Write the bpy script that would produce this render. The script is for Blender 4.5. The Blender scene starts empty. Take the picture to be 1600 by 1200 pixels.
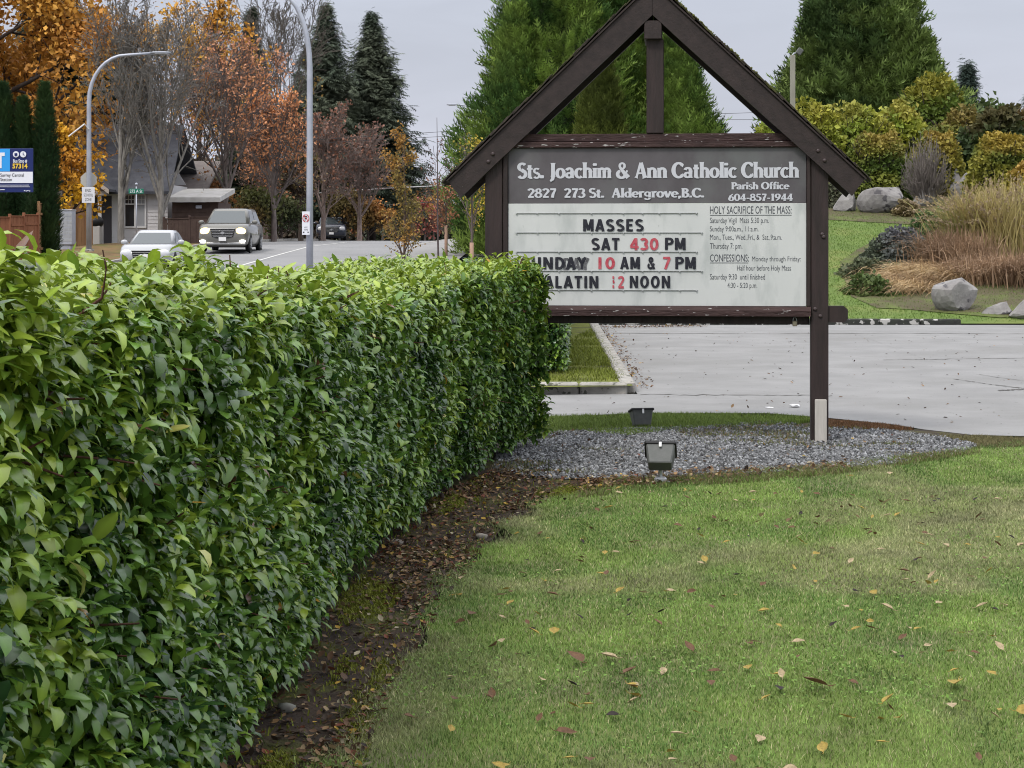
import bpy, bmesh, math
import numpy as np
from mathutils import Vector, Matrix
R = math.radians
SC = bpy.context.scene
COL = SC.collection
# ------------------------------------------------------------------ camera, sky, sun, exposure
F, HOR, EYE = 3000.0, 370.0, 1.68          # focal length and horizon row in photo pixels, eye height in metres
cam_d = bpy.data.cameras.new('camera'); cam = bpy.data.objects.new('camera', cam_d); COL.objects.link(cam)
cam.location = (0, 0, EYE); cam.rotation_euler = (R(90), 0, 0)
cam_d.sensor_width = 36; cam_d.lens = 36 * F / 1600; cam_d.shift_y = -230 / 1600
cam_d.clip_start = .1; cam_d.clip_end = 6000
SC.camera = cam
SUN_EL, SUN_AZ = R(52), R(215)
world = bpy.data.worlds.new('World'); SC.world = world; world.use_nodes = True
nt = world.node_tree; N = nt.nodes; L = nt.links
bg = N['Background']; bg.inputs['Strength'].default_value = .1
sky = N.new('ShaderNodeTexSky'); sky.sky_type = 'NISHITA'; sky.sun_disc = False
sky.sun_elevation = SUN_EL; sky.sun_rotation = SUN_AZ; sky.air_density = 1.5; sky.dust_density = 4
tc = N.new('ShaderNodeTexCoord'); sep = N.new('ShaderNodeSeparateXYZ'); L.new(tc.outputs['Generated'], sep.inputs[0])
nz = N.new('ShaderNodeTexNoise'); nz.inputs['Scale'].default_value = 3.2; nz.inputs['Detail'].default_value = 7
mp = N.new('ShaderNodeMapping'); mp.inputs['Scale'].default_value = (1, 1, 5)
L.new(tc.outputs['Generated'], mp.inputs[0]); L.new(mp.outputs[0], nz.inputs['Vector'])
ad = N.new('ShaderNodeMath'); ad.operation = 'MULTIPLY_ADD'; ad.inputs[1].default_value = .06
sb = N.new('ShaderNodeMath'); sb.operation = 'SUBTRACT'; sb.inputs[1].default_value = .03
L.new(nz.outputs['Fac'], ad.inputs[0]); L.new(sep.outputs['Z'], sb.inputs[0]); L.new(sb.outputs[0], ad.inputs[2])
rp = N.new('ShaderNodeValToRGB'); L.new(ad.outputs[0], rp.inputs[0])
e = rp.color_ramp.elements
e[0].position = 0; e[0].color = (.80, .82, .90, 1)
e[1].position = 1; e[1].color = (1, 1, 1, 1)
for p, c in ((.03, (.68, .70, .81)), (.06, (.62, .65, .755)), (.13, (.575, .61, .715)), (.3, (.72, .75, .86))):
    q = e.new(p); q.color = (*c, 1)
mx = N.new('ShaderNodeVectorMath'); mx.operation = 'SCALE'; L.new(rp.outputs[0], mx.inputs[0])
mr = N.new('ShaderNodeMapRange'); L.new(sep.outputs['Z'], mr.inputs[0])
mr.inputs[1].default_value = .1; mr.inputs[2].default_value = 1; mr.inputs[3].default_value = 8.1; mr.inputs[4].default_value = 21
nb = N.new('ShaderNodeTexNoise'); nb.inputs['Scale'].default_value = 7; nb.inputs['Detail'].default_value = 6; nb.inputs['Distortion'].default_value = .6; L.new(mp.outputs[0], nb.inputs['Vector'])
mb_ = N.new('ShaderNodeMapRange'); L.new(nb.outputs['Fac'], mb_.inputs[0])
for _k, _v in ((1, .3), (2, .7), (3, .95), (4, 1.05)): mb_.inputs[_k].default_value = _v
mm_ = N.new('ShaderNodeMath'); mm_.operation = 'MULTIPLY'; L.new(mr.outputs[0], mm_.inputs[0]); L.new(mb_.outputs[0], mm_.inputs[1]); L.new(mm_.outputs[0], mx.inputs['Scale'])
mc = N.new('ShaderNodeMix'); mc.data_type = 'RGBA'; mc.inputs['Factor'].default_value = .9
L.new(sky.outputs[0], mc.inputs[6]); L.new(mx.outputs[0], mc.inputs[7]); L.new(mc.outputs[2], bg.inputs[0])
sun_d = bpy.data.lights.new('sun', 'SUN'); sun_d.energy = 1.5; sun_d.angle = R(10); sun_d.color = (1, .95, .88)
sun = bpy.data.objects.new('sun', sun_d); COL.objects.link(sun)
sun.rotation_euler = (R(90) - SUN_EL, 0, R(180) - SUN_AZ); sun.location = (0, 0, 40)
SC.view_settings.view_transform = 'Standard'; SC.view_settings.look = 'None'
SC.view_settings.exposure = .32; SC.view_settings.gamma = 1
SC.cycles.filter_width = 1.05; SC.cycles.max_bounces = 6; SC.cycles.transparent_max_bounces = 6
# ------------------------------------------------------------------ helpers
rng = np.random.default_rng(7)
def P(x, y, Y): return np.array([(x - 800) * Y / F, Y, EYE - (y - HOR) * Y / F])
def G(x, y):                                  # a photo point on the flat ground
    Y = EYE * F / (y - HOR); return ((x - 800) * Y / F, Y)
def nrm(a): return a / np.maximum(np.linalg.norm(a, axis=-1, keepdims=True), 1e-9)
def vnoise(p, seed=0):
    p = np.asarray(p, float); i = np.floor(p).astype(np.int64); f = p - i; f = f * f * (3 - 2 * f); r = 0
    for dx in (0, 1):
        for dy in (0, 1):
            for dz in (0, 1):
                h = (i[:, 0] + dx) * 374761393 + (i[:, 1] + dy) * 668265263 + (i[:, 2] + dz) * 2147483647 + seed * 974711
                h = (h ^ (h >> 13)) * 1274126177 & 0x7fffffff; h = h ^ (h >> 16)
                w = (f[:, 0] if dx else 1 - f[:, 0]) * (f[:, 1] if dy else 1 - f[:, 1]) * (f[:, 2] if dz else 1 - f[:, 2])
                r = r + w * ((h & 0xffff) / 65535.)
    return r
def fbm(p, seed=0, o=3):
    s, a, t = 0, 1, 0
    for k in range(o): s = s + a * vnoise(np.asarray(p) * 2 ** k, seed + k); t += a; a *= .5
    return s / t
def ss(x, a, b): t = np.clip((x - a) / (b - a), 0, 1); return t * t * (3 - 2 * t)
class MB:
    def __init__(s): s.V = []; s.F = []; s.C = []; s.M = []; s.n = 0
    def add(s, v, fs, c=(1, 1, 1), mi=0):
        v = np.asarray(v, float).reshape(-1, 3)
        if isinstance(fs, np.ndarray): fs = [fs]
        elif fs and np.ndim(fs[0]) == 1:
            d = {}
            for f in fs: d.setdefault(len(f), []).append(f)
            fs = [np.array(q) for q in d.values()]
        for f in fs: s.F.append(np.asarray(f, np.int64) + s.n); s.M.append(np.full(len(f), mi))
        c = np.asarray(c, float)
        s.C.append(np.broadcast_to(c, (len(v), 3)) if c.ndim == 1 else c)
        s.V.append(v); s.n += len(v); return s
    def inst(s, tv, tf, pos, rot, scale, col, mi=0, vm=None):
        pos = np.asarray(pos); n, p = len(pos), len(tv)
        if n == 0: return s
        sc = np.asarray(scale, float)
        if sc.ndim == 1: sc = sc[:, None]
        v = np.einsum('nij,npj->npi', rot, tv[None] * sc[:, None, :]) + pos[:, None]
        off = (np.arange(n) * p)[:, None, None]
        fs = [(np.asarray(f)[None] + off).reshape(-1, np.asarray(f).shape[1]) for f in tf]
        cc = np.repeat(np.broadcast_to(np.asarray(col, float), (n, 3)), p, 0)
        if vm is not None: cc = cc * np.tile(vm, n)[:, None]
        return s.add(v.reshape(-1, 3), fs, cc, mi)
    def build(s, name, mats, parent=None, smooth=True, origin=None):
        me = bpy.data.meshes.new(name)
        v = np.concatenate(s.V); c = np.concatenate(s.C)
        if origin is not None: v = v - np.asarray(origin)
        me.vertices.add(len(v)); me.vertices.foreach_set('co', v.astype(np.float32).ravel())
        lp = np.concatenate([f.ravel() for f in s.F]); tot = np.concatenate([np.full(len(f), f.shape[1]) for f in s.F])
        me.loops.add(len(lp)); me.loops.foreach_set('vertex_index', lp.astype(np.int32))
        me.polygons.add(len(tot))
        me.polygons.foreach_set('loop_start', np.concatenate([[0], np.cumsum(tot)[:-1]]).astype(np.int32))
        me.polygons.foreach_set('material_index', np.concatenate(s.M).astype(np.int32))
        me.polygons.foreach_set('use_smooth', np.full(len(tot), bool(smooth)))
        at = me.color_attributes.new('Col', 'FLOAT_COLOR', 'POINT')
        at.data.foreach_set('color', np.concatenate([c, np.ones((len(c), 1))], 1).astype(np.float32).ravel())
        for m in (mats if isinstance(mats, (list, tuple)) else [mats]): me.materials.append(m)
        me.update(); me.validate()
        o = bpy.data.objects.new(name, me); COL.objects.link(o)
        if parent: o.parent = parent
        if origin is not None: o.location = origin
        return o
def tag(o, label=None, cat=None, group=None, kind=None):
    if label: o['label'] = label
    if cat: o['category'] = cat
    if group: o['group'] = group
    if kind: o['kind'] = kind
    return o
def empty(name, loc, rz, label, cat, group=None):
    o = bpy.data.objects.new(name, None); COL.objects.link(o); o.location = loc; o.rotation_euler = (0, 0, rz)
    o.empty_display_size = .2
    return tag(o, label, cat, group)
def kids(o): return [c for c in bpy.data.objects if c.parent == o]
def copy_tree(o, parent=None):
    c = o.copy(); COL.objects.link(c)
    if parent: c.parent = parent
    for k in kids(o): copy_tree(k, c)
    return c
# ---- shapes
def cbox(mb, c, size, rot=None, ch=.006, col=(1, 1, 1), mi=0):
    h = np.asarray(size, float) / 2; ch = min(ch, *(h * .8)); V = []; ix = {}
    for s0 in (-1, 1):
        for s1 in (-1, 1):
            for s2 in (-1, 1):
                for i in range(3):
                    v = np.array([s0, s1, s2]) * (h - ch); v[i] = (s0, s1, s2)[i] * h[i]
                    ix[(s0, s1, s2, i)] = len(V); V.append(v)
    V = np.array(V); Fs = []
    for i in range(3):
        j, k = (i + 1) % 3, (i + 2) % 3
        for s in (-1, 1):
            f = []
            for a, b in ((-1, -1), (1, -1), (1, 1), (-1, 1)):
                q = [0, 0, 0]; q[i] = s; q[j] = a; q[k] = b; f.append(ix[(*q, i)])
            Fs.append(f if s > 0 else f[::-1])
        for sj in (-1, 1):
            for sk in (-1, 1):
                q0 = [0] * 3; q0[j] = sj; q0[k] = sk; q0[i] = -1; q1 = list(q0); q1[i] = 1
                f = [ix[(*q0, j)], ix[(*q1, j)], ix[(*q1, k)], ix[(*q0, k)]]; Fs.append(f)
    for s0 in (-1, 1):
        for s1 in (-1, 1):
            for s2 in (-1, 1): Fs.append([ix[(s0, s1, s2, i)] for i in range(3)])
    out = []
    for f in Fs:
        p = V[f]; n = np.cross(p[1] - p[0], p[2] - p[0])
        out.append(f if np.dot(n, p.mean(0)) > 0 else f[::-1])
    if rot is not None: V = V @ np.asarray(rot, float).T
    return mb.add(V + np.asarray(c, float), out, col, mi)
def rotz(a): c, s = math.cos(a), math.sin(a); return np.array([[c, -s, 0], [s, c, 0], [0, 0, 1]])
def rotx(a): c, s = math.cos(a), math.sin(a); return np.array([[1, 0, 0], [0, c, -s], [0, s, c]])
def roty(a): c, s = math.cos(a), math.sin(a); return np.array([[c, 0, s], [0, 1, 0], [-s, 0, c]])
def tubes(mb, paths, radii, k=6, col=(1, 1, 1), mi=0, cap=False):
    paths = np.asarray(paths, float); radii = np.asarray(radii, float)
    if paths.ndim == 2: paths = paths[None]; radii = np.broadcast_to(radii, paths.shape[:2]) if radii.ndim < 2 else radii
    n, p, _ = paths.shape
    t = np.gradient(paths, axis=1); t = nrm(t)
    ref = np.where(np.abs(t[..., 2:3]) > .9, np.array([1., 0, 0]), np.array([0, 0, 1.]))
    ref = np.broadcast_to(ref[:, :1], t.shape)
    a = nrm(np.cross(t, ref)); b = np.cross(t, a)
    th = np.arange(k) * 2 * math.pi / k
    v = paths[:, :, None] + radii[:, :, None, None] * (np.cos(th)[:, None] * a[:, :, None] + np.sin(th)[:, None] * b[:, :, None])
    i = np.arange(p - 1)[:, None] * k; j = np.arange(k)[None]
    f = np.stack([i + j, i + (j + 1) % k, i + k + (j + 1) % k, i + k + j], -1).reshape(-1, 4)
    f = (f[None] + (np.arange(n) * p * k)[:, None, None]).reshape(-1, 4)[:, ::-1]
    fs = [f]
    if cap:
        c0 = (np.arange(n) * p * k)[:, None] + np.arange(k)[None]; c1 = c0 + (p - 1) * k
        fs += [c0, c1[:, ::-1]]
    c = np.asarray(col, float)
    if c.ndim == 2: c = np.repeat(c, p * k, 0)
    return mb.add(v.reshape(-1, 3), fs, c, mi)
def loft(mb, rings, col=(1, 1, 1), mi=0, cap=True):
    r = np.asarray(rings, float); p, k, _ = r.shape
    i = np.arange(p - 1)[:, None] * k; j = np.arange(k)[None]
    f = np.stack([i + j, i + (j + 1) % k, i + k + (j + 1) % k, i + k + j], -1).reshape(-1, 4)
    fs = [f]
    if cap: fs += [np.arange(k)[None, ::-1], (np.arange(k) + (p - 1) * k)[None]]
    return mb.add(r.reshape(-1, 3), fs, col, mi)
def prism(mb, poly, o, ax, ay, an, t, col=(1, 1, 1), mi=0):   # a polygon in the plane (ax, ay) at o, thickness t along an
    o, ax, ay, an = (np.asarray(q, float) for q in (o, ax, ay, an)); p = np.asarray(poly, float); n = len(p)
    a = o + p[:, :1] * ax + p[:, 1:] * ay; v = np.concatenate([a, a + an * t])
    fs = [list(range(n))[::-1], [n + i for i in range(n)]] + [[i, (i + 1) % n, n + (i + 1) % n, n + i] for i in range(n)]
    return mb.add(v, fs, col, mi)
def frames(d, u):
    x = nrm(d); z = nrm(u - (u * x).sum(-1, keepdims=True) * x); y = np.cross(z, x)
    return np.stack([x, y, z], -1)
def rdir(n): return nrm(rng.normal(size=(n, 3)))
def inpoly(x, y, poly):
    r = np.zeros(len(x), bool); n = len(poly); j = n - 1
    for i in range(n):
        (xi, yi), (xj, yj) = poly[i], poly[j]
        c = ((yi > y) != (yj > y)) & (x < (xj - xi) * (y - yi) / (yj - yi + 1e-12) + xi); r ^= c; j = i
    return r
def scatter(poly, n, dens=None):
    p = np.array(poly); lo, hi = p.min(0), p.max(0); out = np.zeros((0, 2))
    while len(out) < n:
        q = rng.uniform(lo, hi, (n * 2, 2)); k = inpoly(q[:, 0], q[:, 1], poly)
        if dens is not None: k &= rng.random(len(q)) < dens(q)
        out = np.concatenate([out, q[k]])
    return out[:n]
# ------------------------------------------------------------------ materials
def M(name, c1, c2=None, scale=6, rough=.8, bump=0, bscale=None, vc=False, spec=.3, trans=0, metal=0, stretch=(1, 1, 1), emit=0,
      c3=None, s3=1., lo=.35, hi=.65, spots=None, coat=0):
    m = bpy.data.materials.new(name); m.use_nodes = True; t = m.node_tree; n = t.nodes; l = t.links; b = n['Principled BSDF']
    b.inputs['Roughness'].default_value = rough; b.inputs['Specular IOR Level'].default_value = spec; b.inputs['Metallic'].default_value = metal
    b.inputs['Coat Weight'].default_value = coat
    b.inputs['Base Color'].default_value = (*c1, 1)
    tcn = n.new('ShaderNodeTexCoord'); mpn = n.new('ShaderNodeMapping'); mpn.inputs['Scale'].default_value = stretch
    l.new(tcn.outputs['Object'], mpn.inputs[0]); out = None
    def noise(sc, d=4, r=.6):
        q = n.new('ShaderNodeTexNoise'); q.inputs['Scale'].default_value = sc; q.inputs['Detail'].default_value = d
        q.inputs['Roughness'].default_value = r; l.new(mpn.outputs[0], q.inputs['Vector']); return q
    def mix(fac, a, bb, mode='MIX'):
        q = n.new('ShaderNodeMix'); q.data_type = 'RGBA'; q.blend_type = mode
        if isinstance(fac, float): q.inputs['Factor'].default_value = fac
        else: l.new(fac, q.inputs['Factor'])
        for s, i in ((a, 6), (bb, 7)):
            if isinstance(s, tuple): q.inputs[i].default_value = (*s, 1)
            else: l.new(s, q.inputs[i])
        return q.outputs[2]
    def ramp(src, lo, hi):
        q = n.new('ShaderNodeMapRange'); q.inputs[1].default_value = lo; q.inputs[2].default_value = hi; l.new(src, q.inputs[0]); return q.outputs[0]
    col = tuple(c1)
    if vc:
        a = n.new('ShaderNodeAttribute'); a.attribute_name = 'Col'; col = a.outputs['Color']
    if c2 is not None:
        nn = noise(scale); col = mix(ramp(nn.outputs['Fac'], lo, hi), col, tuple(c2), 'MULTIPLY' if vc else 'MIX')
    if c3 is not None: col = mix(ramp(noise(s3, 5).outputs['Fac'], .5, .68), col, tuple(c3))
    if spots is not None:                                      # (colour, scale, threshold)
        col = mix(ramp(noise(spots[1], 3, .5).outputs['Fac'], spots[2], spots[2] + .03), col, tuple(spots[0]))
    if not isinstance(col, tuple): l.new(col, b.inputs['Base Color'])
    if bump:
        bn = n.new('ShaderNodeBump'); bn.inputs['Strength'].default_value = bump; bn.inputs['Distance'].default_value = .02
        l.new(noise(bscale or scale * 4, 5).outputs['Fac'], bn.inputs['Height']); l.new(bn.outputs[0], b.inputs['Normal'])
    if emit:
        b.inputs['Emission Color'].default_value = (*c1, 1); b.inputs['Emission Strength'].default_value = emit
    if trans:
        tr = n.new('ShaderNodeBsdfTranslucent'); ms = n.new('ShaderNodeMixShader'); ms.inputs[0].default_value = trans
        if isinstance(col, tuple): tr.inputs[0].default_value = (*col, 1)
        else: l.new(col, tr.inputs[0])
        l.new(b.outputs[0], ms.inputs[1]); l.new(tr.outputs[0], ms.inputs[2]); l.new(ms.outputs[0], n['Material Output'].inputs[0])
    return m
m_hleaf = M('laurel leaf', (1, 1, 1), vc=True, rough=.27, spec=.55, trans=.2)
m_leaf = M('leaf', (1, 1, 1), vc=True, rough=.6, spec=.25, trans=.22)
m_needle = M('needle', (1, 1, 1), vc=True, rough=.75, spec=.15, trans=.1)
m_grass = M('grass blade', (1, 1, 1), vc=True, rough=.6, spec=.2, trans=.3)
m_stone = M('gravel stone', (1, 1, 1), vc=True, rough=.75, spec=.3)
m_plain = M('painted detail', (1, 1, 1), vc=True, rough=.6, spec=.3)
m_bark = M('bark', (1, 1, 1), (.55, .55, .55), 9, .9, .5, vc=True, stretch=(1, 1, .3))
m_core = M('hedge shade core', (.02, .035, .012), (.012, .014, .008), 12, .9)  # near-black solid core, painted as the shade in gaps between hedge leaves
m_soil = M('soil', (.022, .015, .011), (.05, .034, .022), 5, .95, .9, 40, c3=(.075, .085, .012), s3=2.2)
m_lawn = M('lawn ground', (.11, .15, .035), (.15, .20, .045), 1.5, .95, .8, 60, c3=(.15, .145, .075), s3=1.1)
m_ground = M('ground', (.06, .085, .025), (.09, .075, .045), .7, .95, .5, 8)
m_gravelbase = M('gravel bed', (.05, .045, .038), (.12, .115, .105), 60, .9, 1, 70)
m_drive = M('driveway asphalt', (.215, .214, .212), (.262, .26, .258), 1.1, .92, .5, 120, c3=(.205, .203, .198), s3=.45, spots=((.15, .145, .14), 14, .68))
m_crack = M('crack', (.11, .105, .10), rough=.95)
m_road = M('road asphalt', (.20, .20, .205), (.24, .24, .245), .5, .9, .3, 60, c3=(.26, .257, .26), s3=.15)
m_walk = M('pavement', (.22, .215, .21), (.27, .265, .26), 1, .9, .2, 40)
m_kerb = M('kerb concrete', (.26, .25, .23), (.38, .36, .33), 7, .92, .5, 50, spots=((.1, .1, .08), 11, .6))
m_kerbdark = M('mottled kerb', (.03, .03, .03), (.04, .045, .035), 9, .92, .5, 50, spots=((.42, .41, .39), 8, .56))
m_line = M('road paint', (.6, .6, .58), (.45, .45, .44), 8, .8)
WOOD, WOOD2 = (.021, .0145, .0135), (.034, .023, .0215)
m_wood = M('brown stained wood', WOOD, WOOD2, 14, .6, .15, 60, stretch=(1, 1, 1), spec=.35, spots=((.2, .17, .16), 42, .76))
m_woodv = M('brown stained post', WOOD, (.036, .023, .022), 16, .62, .4, 40, stretch=(1, 1, .12), spec=.35, spots=((.28, .25, .24), 30, .8))
m_peel = M('peeling brown paint', (.03, .015, .014), (.055, .03, .028), 20, .7, .6, 40, stretch=(.3, 1, 1.5), spots=((.42, .4, .39), 46, .66))
m_shingle = M('mossy shingle', (.03, .024, .022), (.055, .045, .035), 30, .95, .6, 60, c3=(.085, .09, .02), s3=5)
m_panelgrey = M('faded grey header', (.085, .077, .083), (.115, .105, .113), 3, .45, 0, stretch=(1, 1, .7), c3=(.125, .128, .128), s3=1.6, spots=((.16, .16, .165), 30, .74))
m_panelwhite = M('letter board', (.575, .585, .575), (.525, .54, .53), 2.2, .35, 0, spec=.5, stretch=(1, 1, .35), c3=(.43, .45, .44), s3=5, spots=((.3, .31, .3), 14, .74))
m_letterw = M('pale lettering', (.52, .53, .57), rough=.6)
m_letterk = M('black letter', (.012, .013, .02), (.03, .03, .04), 25, .45)
m_letterf = M('faded letter ghost', (.05, .05, .055), (.16, .16, .17), 40, .5)
m_letterr = M('red letter', (.40, .045, .07), (.5, .12, .14), 30, .45)
m_print = M('small printed text', (.05, .055, .07), rough=.6)
m_track = M('letter track', (.30, .31, .31), rough=.5)
m_stake = M('weathered board', (.40, .375, .34), (.52, .49, .45), 18, .9, .5, 40, stretch=(1, 1, .12), spots=((.2, .17, .13), 30, .72))
m_galv = M('galvanised steel', (.34, .36, .42), (.42, .44, .5), 3, .5, 0, metal=.3, spec=.4)
m_black = M('black plastic', (.012, .012, .013), rough=.5)
m_fgrey = M('dark grey housing', (.085, .09, .086), (.105, .108, .105), 20, .5, .1)
m_alu = M('bare aluminium', (.5, .52, .55), (.4, .42, .45), 20, .4, metal=.5)
m_white = M('white paint', (.72, .72, .72), rough=.5)
m_glass = M('dark glass', (.02, .025, .03), rough=.08, spec=.8)
m_wind = M('windscreen', (.05, .062, .068), rough=.12, spec=.8)
m_tyre = M('tyre', (.012, .012, .012), rough=.85)
m_rim = M('alloy rim', (.4, .4, .42), rough=.35, metal=.7)
m_rock = M('boulder', (.26, .25, .24), (.15, .14, .14), 3, .92, .7, 12, c3=(.36, .35, .34), s3=1.3, spots=((.09, .085, .09), 3.2, .6))
m_paint_w = M('white car paint', (.38, .39, .41), rough=.25, spec=.5, coat=.6)
m_paint_g = M('grey car paint', (.135, .132, .118), rough=.3, spec=.5, coat=.6)
m_paint_d = M('dark blue car paint', (.02, .024, .04), rough=.25, spec=.5, coat=.6)
m_paint_s = M('silver car paint', (.40, .41, .44), rough=.3, spec=.5, coat=.6)
m_chrome = M('chrome', (.5, .5, .5), rough=.2, metal=.9)
m_lamp = M('lit headlamp', (1, .72, .2), emit=4.5, rough=.3)
m_drl = M('lit running light', (1, .97, .85), emit=5, rough=.3)
m_lamplens = M('lamp lens', (.55, .56, .58), rough=.2, spec=.6)
m_siding = M('grey lap siding', (.58, .57, .58), (.62, .61, .62), 1, .85, 0)
m_roof = M('asphalt roof', (.06, .062, .075), (.085, .088, .10), 3, .95, .3, 20)
m_fence = M('red brown fence', (.19, .075, .04), (.25, .11, .06), 3, .9, .3, 20, stretch=(1, 1, .2))
m_fencetan = M('tan fence', (.25, .13, .065), (.32, .18, .09), 3, .9, .3, 20, stretch=(1, 1, .2))
m_fencedk = M('dark fence', (.055, .035, .03), (.08, .055, .045), 3, .9, .3, 20)
m_wire = M('wire', (.05, .05, .055), rough=.7)
m_cable = M('pale cable', (.45, .45, .46), rough=.7)
# ------------------------------------------------------------------ terrain
def road_z(Y): return np.interp(Y, [0, 40, 54, 64, 77, 85, 100, 112, 125, 160, 250, 3000], [0, 0, .25, .55, .99, 1.24, 1.40, 1.44, 1.42, 1.1, .6, .4])
def xn(Y): return np.where(np.asarray(Y) < 120, -5.0 + (np.asarray(Y, float) - 54) * .03, -3.02 - (np.asarray(Y, float) - 120) * .01)
def ground_z(X, Y):
    X = np.asarray(X, float); Y = np.asarray(Y, float)
    md = np.interp(Y, [0, 36.9, 37.1, 62, 100, 200], [0, 0, .06, 3.8, 3.8, .9])
    w = ss(X, 1.5, 5.5)
    return road_z(Y) * (1 - w) + md * w
def gz(X, Y): return float(ground_z(X, Y))
def grid_sheet(name, xs, ys, mat, off, kind='structure', fx=None):
    X, Y = np.meshgrid(xs, ys)
    if fx is not None: X = fx(X, Y)
    Z = ground_z(X, Y) + off; v = np.stack([X, Y, Z], -1).reshape(-1, 3); nx, ny = len(xs), len(ys)
    i = np.arange(ny - 1)[:, None] * nx; j = np.arange(nx - 1)[None]
    f = np.stack([i + j, i + j + 1, i + nx + j + 1, i + nx + j], -1).reshape(-1, 4)
    return tag(MB().add(v, f).build(name, mat), kind=kind)
def flat(name, poly, mat, z):
    n = len(poly); return tag(MB().add(np.array([[x, y, z] for x, y in poly]), [list(range(n))]).build(name, mat, smooth=False), kind='structure')
ys = np.concatenate([[-40, 0, 20, 30], np.arange(36, 66, 1.), np.arange(66, 130, 3), [140, 160, 200, 260, 400, 800, 1600, 3000]])
xs = np.concatenate([[-3000, -1200, -400, -150, -80, -50, -30], np.arange(-22, 30, 1.), [35, 45, 60, 90, 150, 400, 1200, 3000]])
grid_sheet('ground', xs, ys, m_ground, -.04)
rys = np.concatenate([np.arange(-20, 50, 5.), np.arange(50, 130, 2.), np.arange(130, 260, 10)])
grid_sheet('road', np.array([-9.6, -6, -3, 0]), rys, m_road, .0, fx=lambda X, Y: X + xn(Y))
grid_sheet('road_line', np.array([-4.98, -4.86]), rys, m_line, .008, fx=lambda X, Y: X + xn(Y))
grid_sheet('pavement', np.array([.16, 1, 2.6]), rys, m_walk, .13, fx=lambda X, Y: X + xn(Y))
def kerb_strip(name, x0, x1, h, mat):
    mb = MB()
    rings = [[[x0 + xn(Y), Y, gz(xn(Y), Y) - .03], [x0 + xn(Y), Y, gz(xn(Y), Y) + h], [x1 + xn(Y), Y, gz(xn(Y), Y) + h], [x1 + xn(Y), Y, gz(xn(Y), Y) - .03]] for Y in rys]
    loft(mb, rings); return tag(mb.build(name, mat, smooth=False), kind='structure')
kerb_strip('road_kerb', .003, .155, .14, m_kerb); kerb_strip('far_road_kerb', -9.76, -9.605, .14, m_kerb)
grid_sheet('verge', np.array([-14.5, -12, -9.765]), rys, M('leafy verge', (.11, .075, .035), (.2, .12, .05), 2.5, .95, .8, 9, c3=(.1, .12, .03), s3=.8), .11, fx=lambda X, Y: X + xn(Y))
LAWN_EDGE = [G(*p) for p in ((380, 1330), (540, 1200), (600, 1105), (680, 965), (740, 880), (790, 818), (860, 783), (960, 765), (1050, 757), (1180, 742), (1330, 728), (1440, 712), (1530, 700), (1600, 690), (1700, 686))]
_q = np.array(LAWN_EDGE); _t = np.linspace(0, len(_q) - 1, 170); _i = np.arange(len(_q))
LAWN_RAG = np.column_stack([np.interp(_t, _i, _q[:, 0]), np.interp(_t, _i, _q[:, 1])]); _n = np.column_stack([np.gradient(LAWN_RAG[:, 1]), -np.gradient(LAWN_RAG[:, 0])]); _n = nrm(_n)
LAWN_RAG = [tuple(p) for p in LAWN_RAG + _n * ((fbm(np.column_stack([LAWN_RAG * 3.5, LAWN_RAG[:, 0] * 0]), 91) - .5) * .34)[:, None]]
LAWN = LAWN_RAG + [(14, 16), (14, -6), (-.9, -6), (-.9, 3)]
GRAVEL = [G(*p) for p in ((765, 738), (780, 705), (850, 677), (980, 672), (1100, 668), (1200, 661), (1290, 668), (1380, 673), (1470, 684), (1530, 698), (1500, 712), (1390, 728), (1290, 738), (1180, 744), (1050, 745), (950, 752), (840, 748))]
SOIL = [(-1.6, -6), (-.9, -6), (-.9, 3)] + LAWN_EDGE[:9] + [G(1200, 733), G(1560, 694), G(1500, 676), G(1400, 668), G(1290, 655), G(1200, 650), G(850, 652), (-.5, 19), (-1.2, 18), (-1.6, 5)]
flat('soil_bed', SOIL, m_soil, .0)
flat('gravel_bed', GRAVEL, m_gravelbase, .006)
flat('lawn', LAWN, m_lawn, .010)
k1, k2, k3 = G(996, 616), G(853, 618), G(932, 508)
DRIVE = [(-4.4, 17.5)] + [G(*p) for p in ((820, 652), (900, 650), (1000, 646), (1200, 646), (1290, 653), (1400, 664), (1440, 671), (1520, 680), (1600, 682), (1800, 682))] + [(14, 16.2), (26, 17), (26, 36.55), (k3[0] - .1, 36.55), (k3[0] - .1, 36.4), (k1[0], k1[1]), (-4.4, k2[1] + .1)]
flat('driveway', DRIVE, m_drive, .003)
ck = MB()
def crack(pts, w):
    q = np.array([G(*p) for p in pts]); t = np.linspace(0, 1, 40); s = np.linspace(0, 1, len(q))
    x = np.interp(t, s, q[:, 0]); y = np.interp(t, s, q[:, 1]) + rng.normal(0, .035, 40)
    ww = w * (.4 + rng.random(40)); v = np.concatenate([np.stack([x, y - ww, np.full(40, .008)], 1), np.stack([x, y + ww, np.full(40, .008)], 1)])
    i = np.arange(39); ck.add(v, np.stack([i, i + 1, i + 41, i + 40], 1))
crack([(960, 521), (1200, 522), (1420, 521), (1700, 523)], .035); crack([(1380, 563), (1460, 562), (1610, 560)], .022)
crack([(1330, 520), (1440, 560), (1530, 586), (1600, 596)], .03); crack([(1000, 617), (1150, 618), (1300, 619)], .02); crack([(1490, 593), (1560, 603), (1640, 612)], .04)
crack([(1560, 611), (1600, 609), (1680, 611)], .05)
sp = scatter(DRIVE[1:12] + DRIVE[13:16], 260)
tag(ck.build('driveway_crack', m_crack), kind='structure')
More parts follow.
